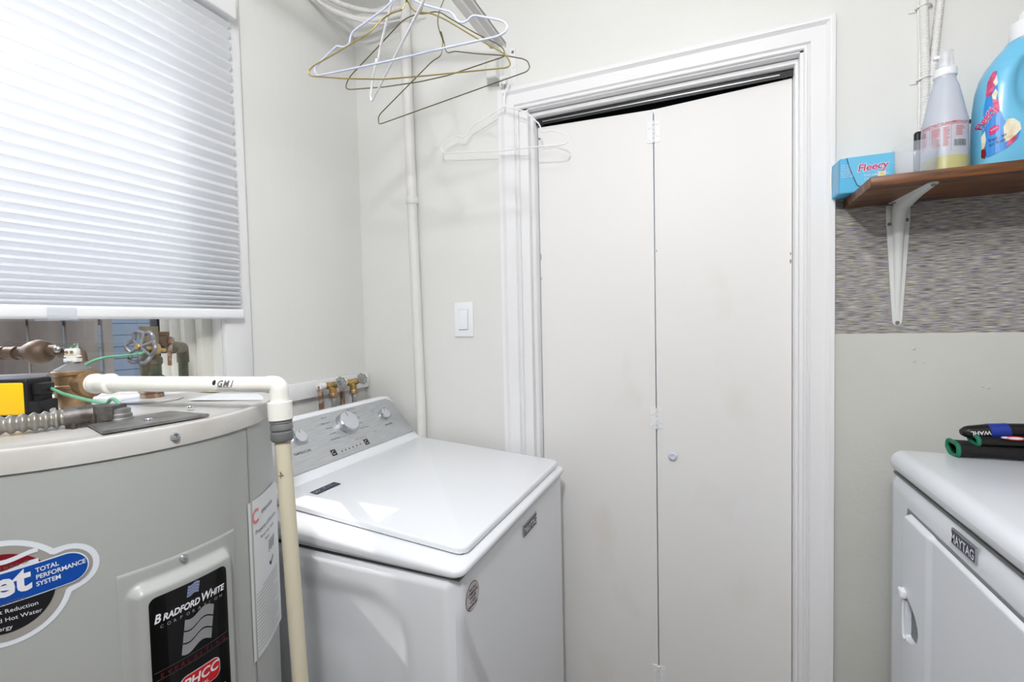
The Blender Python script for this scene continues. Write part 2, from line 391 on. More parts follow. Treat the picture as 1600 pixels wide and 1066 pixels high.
for n_, (u, v) in enumerate(((1019, 207), (1032, 654), (1032, 1056))):
    c = ony(u, v, YL); c.x = 1.0228; bm = bmesh.new()
    for sx in (-1, 1): box(bm, (c.x+sx*.001 if sx > 0 else c.x-.019, YL-.0022, c.z-.031), (c.x+.019 if sx > 0 else c.x-.001, YL+.0002, c.z+.031), .0008, 1)
    for k in range(5): tube(bm, [(c.x, YL-.004, c.z-.031+k*.0125), (c.x, YL-.004, c.z-.020+k*.0125)], .0034, 10)
    h = add('hinge', bm, TRIM, dr)
    for sx, dz in ((-1, .012), (-1, -.021), (1, .021), (1, -.012)): screw(h, (c.x+sx*.011, YL-.0022, c.z+dz), (0, -1, 0), .0035, .0015, m=TRIM)
c = ony(1051, 712, YL); bm = bmesh.new(); lathe(bm, [(.0115, 0), (.0125, .004), (.011, .009), (.008, .0115), (.007, .0115), (.006, .009), (.002, .009)], c, (0, -1, 0), 28)
add('knob', bm, mat('white_glazed_knob', (.86, .88, .93), .12, coat=1), dr)['label'] = 'small round glazed knob'
c = ony(843, 217, YL); screw(dr, c, (0, -1, 0), .003, .002, m=ZINC)

SCUFF = mat('door_scuff', (.62, .50, .40), .7)
for u, v, w, h in ((1243, 396, .0015, .004), (1243, 408, .002, .006), (842, 402, .0012, .012), (843, 436, .001, .005), (1026, 392, .001, .004)):
    p = ony(u, v, YL); b = bmesh.new(); lathe(b, [(1, 0), (.6, .3), (.001, .4)], (0, 0, 0), (0, -1, 0), 9)
    for q in b.verts: q.co = Vector((min(max(p.x, .673), 1.3665)+q.co.x*w, YL+q.co.y*.001, p.z+q.co.z*h))
    add('scuff', b, SCUFF, lf if p.x < 1.0 or u == 1026 else rf)
# window
wn = sroot('window_1', (0, -1.03, 1.6))
bm = bmesh.new()   # casing boards round the opening, mitred look
box(bm, (0, WY1, WZ0), (.018, -.474, WZ1+.07), .003, 2); box(bm, (0, WY0-.075, WZ0), (.018, WY0, WZ1+.07), .003, 2); box(bm, (0, WY0, WZ1), (.018, WY1, WZ1+.07), .003, 2)
add('window_casing', bm, TRIM, wn, smooth=28)
bm = bmesh.new(); box(bm, (-.139, WY0-.001, WZ0-.001), (0, WY1+.001, WZ0+.004)); box(bm, (.0, WY0-.09, WZ0-.022), (.03, -.462, WZ0+.004), .006, 3)
add('window_sill', bm, TRIM, wn, smooth=28)
VIN = mat('vinyl_frame_cream', (.88, .875, .84), .4)
bm = bmesh.new()   # jamb liner with grooves, stepping back to the sash
for y0, y1, x1 in ((-.576, -.548, -.035), (-.604, -.576, -.06), (-.626, -.604, -.075)): box(bm, (-.139, y0, WZ0+.004), (x1, y1, WZ1), .0015, 2)
for y0, y1, x1 in ((WY0, WY0+.03, -.035), (WY0+.03, WY0+.075, -.075)): box(bm, (-.139, y0, WZ0+.004), (x1, y1, WZ1), .0015, 2)
box(bm, (-.139, WY0, WZ1-.04), (-.06, WY1, WZ1)); box(bm, (-.139, WY0, WZ0+.004), (-.085, -.626, WZ0+.022), .002, 2)
add('window_frame', bm, VIN, wn, smooth=28)
bm = bmesh.new(); box(bm, (-.115, -.651, WZ0+.022), (-.088, -.645, WZ1-.04)); add('gasket', bm, BLACKP, wn, smooth=0)
bm = bmesh.new(); box(bm, (-.12, -.645, WZ0+.022), (-.083, -.626, WZ1-.04), .002, 2); box(bm, (-.12, WY0+.075, WZ0+.022), (-.083, WY0+.105, WZ1-.04), .002, 2); 
add('sash', bm, VIN, wn, smooth=28)
add('window_glass', box(bmesh.new(), (-.104, WY0+.1, WZ0+.02), (-.1, -.648, WZ1-.04)), GLASS, wn, smooth=0)

struct(add('sun_shade_slab', box(bmesh.new(), (-.62, -6, 2.40), (-.15, 4, 2.46)), TRIM, smooth=0))  # unseen slab added to keep sun off the upper part of the blind
# outdoors seen through the gap under the blind
struct(add('ground', box(bmesh.new(), (-9, -8, -.32), (-.14, 6, -.12)), GROUND, smooth=0))
fn = thing('board_fence', (-1.5, -.9, -.12), 'weathered brown board fence seen through the window under the blind', 'fence')
ys = -3.2; ki = 0
ywall = hit(181, 520, (-1.5, 0, 0), (1, 0, 0)).y
while ys < ywall-.02:
    w = random.uniform(.125, .15); ye = min(ys+w, ywall); dx = random.choice((0, .012))
    add('fence_board', box(bmesh.new(), (-1.52-dx, ys, -.12), (-1.5-dx, ye-.012, 1.62+random.uniform(-.01, .01)), .002, 1), FENCE, fn, smooth=28); ys = ye; ki += 1
bm = bmesh.new(); box(bm, (-1.58, -3.2, 1.36), (-1.535, ywall, 1.43)); box(bm, (-1.58, -3.2, .3), (-1.535, ywall, .38)); add('fence_rail', bm, FENCE, fn, smooth=0)
sh = thing('neighbouring_wall', (-2.0, .9, -.12), 'blue grey clad wall beyond the fence, seen through the window', 'wall')
bm = bmesh.new(); z = -.12
while z < 2.0: box(bm, (-2.05, ywall-.3, z), (-2.0, 3.4, z+.0655), .001, 1); z += .068
add('cladding', bm, SIDING, sh, smooth=0)
bm = bmesh.new(); box(bm, (-2.12, ywall-.3, -.12), (-2.05, 3.4, 2.0)); y = ywall+.15
while y < 3.4: box(bm, (-2.002, y, -.12), (-1.999, y+.006, 2.0)); y += .22
add('batten', bm, SIDING, sh, smooth=0)

# ================================================================== window blind
bl = thing('cellular_blind', (.04, -1.03, 1.36), 'white pleated cellular shade pulled most of the way down the window', 'blind')
BY0, BY1 = -1.5, -.512
zs = [1.379]
while zs[-1] < 2.1:
    z = zs[-1]; zs.append(z + (.0105 + .0165*min(1, (z-1.37)/.36)))
zs = [z for z in zs if z < 2.118] + [2.122]
bm = bmesh.new(); rows = []
for i, z in enumerate(zs):
    rows.append((z, .022)); 
    if i < len(zs)-1: rows.append(((z+zs[i+1])/2, .036))
NY = 24
for side in (0, 1):
    V = []
    for z, x in rows:
        xx = x if side == 0 else .044-x
        V.append([bm.verts.new((xx + .0006*math.sin(9*j+z*40), BY0+(BY1-BY0)*j/NY, z)) for j in range(NY+1)])
    for a, b in zip(V, V[1:]):
        for j in range(NY): bm.faces.new((a[j], a[j+1], b[j+1], b[j]))
add('pleated_fabric', bm, BLIND, bl, smooth=0)
add('headrail', box(bmesh.new(), (.002, BY0-.01, 2.122), (.052, -.506, 2.178), .004, 3), TRIM, bl)
bm = bmesh.new(); box(bm, (.006, BY0-.005, 1.353), (.040, BY1+.003, 1.379), .007, 4); add('bottom_rail', bm, SWITCH, bl)
c = hit(99, 494, (.045, 0, 0), (1, 0, 0)); bm = bmesh.new(); box(bm, (.040, c.y-.022, 1.350), (.0435, c.y+.022, 1.3745), .001, 1); box(bm, (.040, c.y-.040, 1.349), (.052, c.y+.022, 1.3515), .001, 1)
add('grip', bm, CLEARP, bl)['label'] = 'clear plastic pull grip'

# ================================================================== WASHER
wa = thing('washing_machine', (.42, -.35, 0), 'white top-loading washing machine with silver control console, between water heater and door', 'washing machine')
bm = bmesh.new(); box(bm, (.09, -.668, .03), (.745, -.036, .872), .02, 4); add('cabinet', bm, APPL, wa)
def sst(a, b, x): t = max(0, min(1, (x-a)/(b-a))); return t*t*(3-2*t)
def sidep(u, v):     # near side panel with its pressed relief
    x = .09+u*.655; z = .03+v*.842
    # distance inside an inset rounded rectangle
    ex = min(x-.16, .665-x); ez = min(z-.2, .835-z); r = .11
    d = min(ex, ez) if ex > r or ez > r else r-math.hypot(r-min(ex, r), r-min(ez, r))
    ex2 = .56-x; ez2 = .72-z; d2 = min(ex2, ez2) if ex2 > .08 or ez2 > .08 else .08-math.hypot(.08-min(ex2, .08), .08-min(ez2, .08))
    h = .006*sst(0, .045, d) - .003*sst(0, .06, d2)
    edge = sst(0, .012, min(x-.09, .745-x, z-.03, .872-z+.004))
    return Vector((x, -.668 - .0115*edge + h, z))
bm = bmesh.new(); grid(bm, sidep, 90, 90); add('side_panel', bm, APPL, wa, smooth=60)
def frontp(u, v):
    y = -.668+u*.632; z = .03+v*.842
    e = sst(0, .012, min(y+.668, -.036-y, z-.03, .872-z+.004))
    # swept relief line falling towards the far side
    zc = .735 - .62*(y+.66) - .12*math.exp(-((y+.66)/.05)**2)*0
    zc = .30 + .45*math.exp(-(y+.64)/.19) - 1.1*max(0, y+.30)
    h = .006*sst(-.012, .012, zc-z)
    return Vector((.745+.0105*e-h*e, y, z))
bm = bmesh.new(); grid(bm, frontp, 90, 90); add('front_panel', bm, APPL, wa, smooth=60)
# top deck
def topz(x): return .899 + (.766-x)*.074
bm = bmesh.new(); box(bm, (.085, -.684, .8765), (.767, -.037, .94), .024, 6)
for v in bm.verts:
    t = (v.co.z-.8765)/(.94-.8765); v.co.z = .8765 + t*(topz(v.co.x)-.8765)
add('top_deck', bm, APPL, wa, smooth=60)
bm = bmesh.new(); box(bm, (.09, -.672, .8722), (.757, -.036, .8768)); add('seam_gasket', bm, INKG, wa, smooth=0)
# lid (slightly crowned)
bm = bmesh.new(); t = bmesh.new(); bmesh.ops.create_cube(t, size=1)
x0, x1, y0, y1 = .262, .752, -.642, -.052
for v in t.verts: v.co = Vector((x0+(v.co.x+.5)*(x1-x0), y0+(v.co.y+.5)*(y1-y0), (v.co.z+.5)))
bmesh.ops.bevel(t, geom=[e for e in t.edges if abs(e.verts[0].co.z-e.verts[1].co.z) > .5], offset=.022, segments=6, profile=.5, affect='EDGES')
for v in t.verts: v.co.z = v.co.z*.012
bmesh.ops.bevel(t, geom=[e for e in t.edges if e.verts[0].co.z > .011 and e.verts[1].co.z > .011], offset=.005, segments=4, profile=.5, affect='EDGES')
for v in t.verts: v.co.z = topz(v.co.x)+.0035+v.co.z*(1.0)
merge(bm, t); lid = add('lid', bm, APPL, wa, smooth=50)
bm = bmesh.new(); box(bm, (.25, -.635, 0), (.744, -.058, 1))
for v in bm.verts: v.co.z = topz(v.co.x)-.001+v.co.z*.005
add('lid_gap_shade', bm, INKG, wa, smooth=0)  # dark slab standing in for the shade under the lid edge
# console
CB = Vector((.243, 0, .957)); CT = Vector((.146, 0, 1.083)); CU = (CT-CB).normalized(); CN = Vector((CU.z, 0, -CU.x)); CR = Vector((0, 1, 0))
prof = [(.262, .945), (.252, .951), (.243, .957), (.2, 1.0129), (.150, 1.0778), (.143, 1.0855), (.132, 1.0885), (.118, 1.082), (.105, 1.05), (.10, .93), (.25, .93)]
YC0, YC1 = -.674, -.037
bm = bmesh.new(); n = len(prof); rings = []
for y, sc in ((YC0, .93), (YC0+.004, .975), (YC0+.012, 1), (YC1-.05, 1), (YC1-.025, .985), (YC1-.008, .94), (YC1, .86)):
    rings.append([bm.verts.new((.17+(x-.17)*(.5+.5*sc if x < .24 else 1), y, .93+(z-.93)*sc)) for x, z in prof])
for a, b in zip(rings, rings[1:]):
    for k in range(n): bm.faces.new((a[k], a[(k+1) % n], b[(k+1) % n], b[k]))
bm.faces.new(rings[0]); bm.faces.new(rings[-1][::-1])
con = add('console', bm, APPL, wa, smooth=40)
L = (CT-CB).length
cmap = planemap(CB+CN*.0012, CR, CU, CN)
def conpos(u, v):
    p = hit(u, v, CB+CN*.0012, CN); return p.y, (p-CB).dot(CU)
pl = [(-.662, .012), (-.052, .012), (-.048, .016), (-.060, L-.030), (-.070, L-.014), (-.088, L-.006), (-.645, L-.006), (-.662, L-.02)]
cf = bmesh.new(); prism(cf, [cmap(s, t, 0) for s, t in pl], CN*.0016); face = add('console_face', cf, CONSOLE, wa, smooth=20)
def knob(u, v, r, h, name):
    s, t = conpos(u, v); o = cmap(s, t, .0016); k = bmesh.new()
    lathe(k, [(r*1.03, 0), (r*1.03, h*.22), (r*.985, h*.27), (r*.96, h*.9), (r*.9, h), (r*.3, h*1.02), (.0005, h*1.02)], o, CN, 48)
    ob = add(name, k, CHROME, wa); k2 = bmesh.new(); lathe(k2, [(r*.89, h*1.0), (r*.885, h*1.04), (.0005, h*1.045)], o, CN, 48); add('knob_cap', k2, KCAP, ob)
    k3 = bmesh.new(); a = cmap(s-r*.0, t+r*.45, 0)+CN*(h*1.05+.0016); prism(k3, [a+CR*.001, a-CR*.001, a-CR*.001+CU*r*.38, a+CR*.001+CU*r*.38], CN*.0003); add('pointer', k3, INKG, ob, smooth=0)
    return s, t
sm, tm = knob(540, 663, .0335, .020, 'knob'); ss, ts = knob(598, 649, .0185, .015, 'knob'); st_, tt = knob(465, 686, .0185, .015, 'knob')
lab = [(w, .0068, sm-.052-dx, tm+dy, dict(align='RIGHT')) for w, dx, dy in (('Normal', 0, .034), ('Bulky Items', 0, .017), ('Delicates', .0, .000), ('Casuals', 0, -.018), ('PowerWash', -.004, -.036))]
lab += [(w, .0068, sm+.046+dx, tm+dy, {}) for w, dx, dy in (('Quick Wash', -.014, .040), ('Whites', 0, .024), ('Colors', .002, .007), ('Sheets', 0, -.012), ('Clean Washer', -.004, -.030))]
lab += [('TEMPERATURE', .0085, st_-.01, tt-.043, dict(align='CENTER', bold=.0002)), ('SOIL LEVEL', .0075, ss, ts-.038, dict(align='CENTER', bold=.0002)), ('Light', .006, ss-.04, ts+.022, {}), ('Heavy', .006, ss+.018, ts+.022, {}), ('Fill', .006, ss+.03, ts-.012, {}), ('wash  rinse  spin  lid', .0055, sm-.0, tm-.057, {}), ('done', .006, sm+.085, tm-.052, {})]
for it in lab: text('console_lettering', [it], cmap, INKG, face, off=.0020)
p0 = conpos(572, 693); sq = []
for u, v in ((521, 708), (572, 691)):
    s, t = conpos(u, v); sq.append(rrect(s-.009, t-.009, s+.009, t+.009, .001, 2))
for q_ in sq: decal('button_print', [q_], cmap, INKB, face, .0019, curved=False)
dots = []
for k in range(6):
    s, t = conpos(534+k*5.7, 706-k*2.3); dots.append(ell(s, t, .0023, .0023, 10))
for q_ in dots: decal('indicator_print', [q_], cmap, INKB, face, .0019, curved=False)
rg = []
for u, v in ((521, 708), (572, 691)):
    s, t = conpos(u, v)
    for k in range(14):
        a, b = 2*PI*k/18+.9, 2*PI*(k+1)/18+.9; rg.append([(s+.0055*math.cos(a), t+.0055*math.sin(a)), (s+.0055*math.cos(b), t+.0055*math.sin(b)), (s+.0042*math.cos(b), t+.0042*math.sin(b)), (s+.0042*math.cos(a), t+.0042*math.sin(a))])
for q_ in (rg[:14], rg[14:]): decal('button_symbol', q_, cmap, WHITEI, face, .0022, curved=False)
# badges and stickers
fm = planemap((.7557, 0, 0), (0, 1, 0), (0, 0, 1), (1, 0, 0))
def badge(parent, mp, s, t, w, h, txt, size, N):
    b = bmesh.new(); a = [mp(s+x*w/2, t+y*h/2, 0) for x, y in ((-1, -1), (1, -1), (1, 1), (-1, 1))]; prism(b, a, N*.003)
    bo = add('badge', b, SILV, parent, smooth=0); decal('badge_face', [rrect(s-w/2+.002, t-h/2+.002, s+w/2-.002, t+h/2-.002, .0005, 1)], mp, NAVY, bo, .0034, curved=False)
    text('badge_lettering', [(txt, size, s, t-size*.36, dict(align='CENTER', bold=.0003, width=.86))], mp, WHITEI, bo, .0040); return bo
pb = hit(827, 820, (.7557, 0, 0), (1, 0, 0)); badge(wa, fm, pb.y+.002, pb.z, .088, .030, 'MAYTAG', .024, Vector((1, 0, 0)))
lm = planemap((0, 0, topz(0)+.0158), (0, 1, 0), Vector((-1, 0, .074)).normalized(), (.074, 0, 1))
pa = hit(509, 763, (.31, -.52, topz(.31)+.016), (.074, 0, 1))
decal('lid_badge', [rrect(pa.y-.038, -pa.x*1.0027-.0115, pa.y+.038, -pa.x*1.0027+.0115, .001, 2)], lm, NAVY, lid, .0006, curved=False)
text('lid_badge_lettering', [('MCT', .017, pa.y-.034, -pa.x*1.0027-.006, dict(bold=.0003)), ('MAYTAG\nCOMMERCIAL\nTECHNOLOGY', .0056, pa.y-.0, -pa.x*1.0027+.0045, {})], lm, SILV, lid, .0010)
ps = hit(738, 931, (.7557, 0, 0), (1, 0, 0))
decal('oval_sticker_border', [ell(ps.y, ps.z, .0265, .0265)], fm, mat('sticker_brown', (.45, .33, .31), .5), wa, .0004, curved=False)
decal('oval_sticker', [ell(ps.y, ps.z, .025, .025)], fm, mat('sticker_tan', (.80, .77, .75), .5), wa, .0008, curved=False)
text('oval_sticker_lettering', [(w, .0075, ps.y, ps.z+.0125-k*.0078, dict(align='CENTER', bold=.0002, width=.85)) for k, w in enumerate(('MAYTAG', 'COMMERCIAL', 'WASHER', '10 YEAR'))] + [('800-688-2002', .0068, ps.y, ps.z-.0185, dict(align='CENTER', bold=.0002, width=.9))], fm, INKN, wa, .0012)
for x in (.14, .70):
    for y in (-.62, -.08): add('foot', lathe(bmesh.new(), [(.02, 0), (.022, .01), (.016, .035)], (x, y, 0), (0, 0, 1), 16), BLACKP, wa)
# power cord peeking out behind the console end
bm = bmesh.new(); tube(bm, spline([(.16, -.012, 1.0), (.12, -.008, 1.045), (.085, -.012, 1.02), (.07, -.03, .95), (.07, -.05, .8)], 6), .0035, 8); tag(add('power_cord', bm, BLACKP), 'black cord looping behind the far end of the washer console', 'cord')

# ================================================================== DRYER
DXX = 1.535; DY1 = -.11; DS = .983
dy = thing('clothes_dryer', (1.9, -.48, 0), 'white front-loading clothes dryer along the right edge, black pouches lying on top', 'dryer')
bm = bmesh.new(); box(bm, (DXX+.012, DY1-.735, .03), (2.28, DY1, DS-.004), .018, 4); add('cabinet', bm, APPL_SHADED, dy)
def dfront(u, v):
    y = DY1-.735+u*.735; z = .03+v*(DS-.034)
    e = sst(0, .012, min(y-(DY1-.735), DY1-y, z-.03, DS-.004-z+.004))
    return Vector((DXX+.012-.011*e, y, z))
bm = bmesh.new(); grid(bm, dfront, 60, 60); add('front_panel', bm, APPL_SHADED, dy, smooth=60)
bm = bmesh.new(); box(bm, (DXX-.004, DY1-.741, DS), (2.29, DY1+.004, DS+.050), .036, 8)
add('top_panel', bm, APPL_SHADED, dy, smooth=60)
add('seam_gasket', box(bmesh.new(), (DXX+.006, DY1-.73, DS-.004), (2.27, DY1-.005, DS+.001)), GREYF, dy, smooth=0)
def dpt(u, v, off=.0125): return hit(u, v, (DXX+.001-off, 0, 0), (1, 0, 0))
tl = dpt(1408, 797); YD1 = tl.y; ZD1 = tl.z; YD0 = DY1-.66; ZD0 = .30
hc0 = dpt(1412, 915); hc1 = dpt(1424, 1022)
HY = dpt(1413, 960).y; HZ = (dpt(1413, 930).z+dpt(1430, 1022).z)/2; HH = (dpt(1413, 930).z-dpt(1430, 1022).z)/2; HW = abs(dpt(1434, 965).y-HY)
def ddoor(u, v):
    y = YD0+u*(YD1-YD0); z = ZD0+v*(ZD1-ZD0)
    d = min(y-YD0, YD1-y, z-ZD0, ZD1-z); r = .022
    ey = min(y-YD0, YD1-y); ez = min(z-ZD0, ZD1-z)
    if ey < r and ez < r: d = r-math.hypot(r-ey, r-ez)
    x = .0125*sst(-.001, .006, d)
    # crease one hand from the opening edge
    x -= .004*sst(.115, .135, YD1-y)
    # finger pull: half-lens scoop, straight on its far side
    q = (y-HY); w = HW*math.sqrt(max(0, 1-((z-HZ)/HH)**2))
    if abs(z-HZ) < HH and w > 1e-4:
        ins = min(sst(.0015, -.0035, q) if False else sst(-.0035, .0, -q-.0005+.0005), 1)
        t = (-q)/w
        if 0 < t < 1: x -= .030*sst(0, .10, t)*(1-t**3)**.5*sst(1, .86, abs(z-HZ)/HH)
    return Vector((DXX+.001-x, y, z))
def gridn(bm, fn, us, vs):
    V = [[bm.verts.new(fn(a, b)) for b in vs] for a in us]
    for i in range(len(us)-1):
        for j in range(len(vs)-1): bm.faces.new((V[i][j], V[i+1][j], V[i+1][j+1], V[i][j+1]))
us = [k/110*.75 for k in range(40)]; us = [k/30*.72 for k in range(31)] + [.72+.28*k/130 for k in range(1, 131)]
vs = [k/50*.4 for k in range(51)] + [.4+.6*k/160 for k in range(1, 161)]
bm = bmesh.new(); gridn(bm, ddoor, us, vs); dd = add('door', bm, APPL_SHADED, dy, smooth=60)
# the pull's lip on the opening side
bm = bmesh.new()
hp = [(HY+.004, HZ+HH+.012), (HY-.006, HZ+HH+.004), (HY-.0005, HZ+HH*.86), (HY+.0025, HZ), (HY-.0005, HZ-HH*.86), (HY-.008, HZ-HH-.002)]
tube(bm, spline([(DXX-.0125, a, b) for a, b in hp], 6), [.0035]*7+[.0022]*17+[.003]*7 if False else .0028, 8)
box(bm, (DXX-.020, HY-.009, HZ+HH*.90), (DXX-.009, HY+.012, HZ+HH+.012), .003, 3)
add('pull_lip', bm, APPL, dd)
dgap = bmesh.new(); box(dgap, (DXX-.0008, YD0-.003, ZD0-.003), (DXX+.002, YD1+.003, ZD1+.0035), .0004, 1); add('door_gap', dgap, GREYF, dy, smooth=0)
b1 = dpt(1508, 852, 0); dm = planemap((DXX+.001, 0, 0), (0, -1, 0), (0, 0, 1), (-1, 0, 0))
badge(dy, dm, -b1.y, b1.z-.001, .076, .026, 'MAYTAG', .021, Vector((-1, 0, 0)))
for x in (1.6, 2.2):
    for y in (-.78, -.17): add('foot', lathe(bmesh.new(), [(.02, 0), (.022, .01), (.016, .035)], (x, y, 0), (0, 0, 1), 16), BLACKP, dy)

# ---- pouches and handled tool on the dryer
DT = DS+.050
def sleeve(name, c0, c1, w, h, label, flat=.0, open_=.8):
    """flattened fabric tube from c0 (open bound end) to c1"""
    root = thing(name, c0, label, 'pouch', 'black zip pouches piled on the dryer')
    d = (Vector(c1)-Vector(c0)); ln = d.length; z = d.normalized(); side = Vector((0, 0, 1)).cross(z).normalized(); upv = z.cross(side)
    def ring(t, sc):
        o = Vector(c0)+d*t; out = []
        for k in range(28):
            a = 2*PI*k/28; cx, cy = math.cos(a), math.sin(a)
            x = abs(cx)**.75*math.copysign(1, cx)*w/2*sc; y = abs(cy)**.7*math.copysign(1, cy)*h/2*sc*(1+.12*math.sin(3*a+7*t))
            out.append(o+side*x+upv*(y+.002*math.sin(9*t+k*.3)))
        return out
    b = bmesh.new(); R = [[b.verts.new(p) for p in ring(t, 1+.05*math.sin(8*t))] for t in [i/14 for i in range(15)]]
    Ri = [[b.verts.new(p) for p in ring(t, .80)] for t in (0, .12)]
    for A, B in zip(R, R[1:]):
        for k in range(28): b.faces.new((A[k], A[(k+1) % 28], B[(k+1) % 28], B[k]))
    for A, B in ((Ri[1], Ri[0]), (Ri[0], R[0])):
        for k in range(28): b.faces.new((A[k], A[(k+1) % 28], B[(k+1) % 28], B[k]))
    b.faces.new(Ri[1]); b.faces.new(R[-1])
    add('fabric', b, FABB, root, smooth=50)
    g = bmesh.new(); tube(g, [p-z*.001 for p in ring(0, .93)], .0042, 8, closed=True); add('binding', g, GREENT, root); return root
pL = onz(1478, 712, DT)
s1 = sleeve('zip_pouch', (1.634, -.140, DT+.0150), (1.97, -.132, DT+.0150), .050, .027, 'black pouch with green bound mouth lying flat on the dryer top')
s2 = sleeve('zip_pouch', (1.666, -.143, DT+.0360), (1.98, -.136, DT+.0360), .040, .016, 'black pouch with green bound mouth resting on the lower pouch')
tmm = planemap((0, -.165, 0), (1, 0, 0), (0, 0, 1), (0, -1, 0))
o1 = ony(1586, 685, -.165)
decal('woven_tag', [ell(o1.x, o1.z, .018, .0042)], tmm, RED, s2, .001, curved=False)
decal('woven_tag_mark', [ell(o1.x, o1.z, .012, .0025, 20), ell(o1.x-.0155, o1.z+.0005, .006, .002, 12)], tmm, WHITEI, s2, .0014, curved=False)
tl_ = thing('grooming_brush', (1.70, -.075, DT+.06), 'black handled grooming tool with a blue band, lying on the pouches', 'brush')
a0 = Vector((1.646, -.137, DT+.0485)); a1 = Vector((1.86, -.126, DT+.068)); dv = (a1-a0)
def seg_(t0, t1, rr, m, nm, n=14):
    g = bmesh.new(); tube(g, [a0+dv*(t0+(t1-t0)*i/n) for i in range(n+1)], [rr(i/n) for i in range(n+1)], 18); return add(nm, g, m, tl_)
seg_(0, .20, lambda t: .0045+.0070*math.sin(min(1, t*3+.12)*PI/2)+.0035*t, BLACKP, 'handle')
seg_(.20, .345, lambda t: .0155, BLUEB, 'grip_band'); seg_(.345, 1.0, lambda t: .0150-.003*min(1, t*4)+.004*t, BLACKP, 'head')
wm = planemap((0, -.107, 0), dv.normalized(), (-dv.normalized().z, 0, dv.normalized().x), (0, -1, 0))
# lettering reads upside down from here, as on the handle
wp = a0+dv*.125; wmp = planemap((wp.x, wp.y-.0135, wp.z), -dv.normalized(), (dv.normalized().z, 0, -dv.normalized().x), (0, -1, 0))
text('handle_lettering', [('WAHL', .011, 0, -.004, dict(align='CENTER', bold=.0003))], wmp, WHITEI, tl_, .0015)

# ================================================================== WATER HEATER
TX, TY, TR, TZ = .2925, -.984, .2527, 1.2065
wh = thing('water_heater', (TX, TY, 0), 'grey cylindrical electric water heater in the left foreground', 'water heater')
bm = bmesh.new(); lathe(bm, [(TR-.01, .04), (TR, .05), (TR, TZ-.02)], (TX, TY, 0), (0, 0, 1), 192); add('tank_jacket', bm, TANK, wh)
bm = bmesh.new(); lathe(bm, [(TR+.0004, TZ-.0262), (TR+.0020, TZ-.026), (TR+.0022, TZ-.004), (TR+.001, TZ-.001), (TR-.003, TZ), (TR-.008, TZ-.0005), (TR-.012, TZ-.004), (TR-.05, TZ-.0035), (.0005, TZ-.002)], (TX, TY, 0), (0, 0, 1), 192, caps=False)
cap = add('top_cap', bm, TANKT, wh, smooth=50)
bm = bmesh.new(); lathe(bm, [(TR-.03, 0), (TR-.03, .045)], (TX, TY, 0), (0, 0, 1), 64); add('base_ring', bm, BLACKP, wh)
TH0 = 0.0
tm_ = cylmap(TX, TY, TR, 0, 0)
def cyl(thd, z, off=0): a = math.radians(thd); return Vector((TX+(TR+off)*math.cos(a), TY+(TR+off)*math.sin(a), z))
def rad(thd): a = math.radians(thd); return Vector((math.cos(a), math.sin(a), 0))
screw(cap, cyl(-5.2, 1.1935, .002), rad(-5.2), .0052, .004, m=CHROME)
bm = bmesh.new(); grid(bm, lambda u, v: cyl(20.6+u*1.0, .05+v*1.13, .0012), 2, 2); add('jacket_seam', bm, TANK, wh)
k_ = TR*PI/180
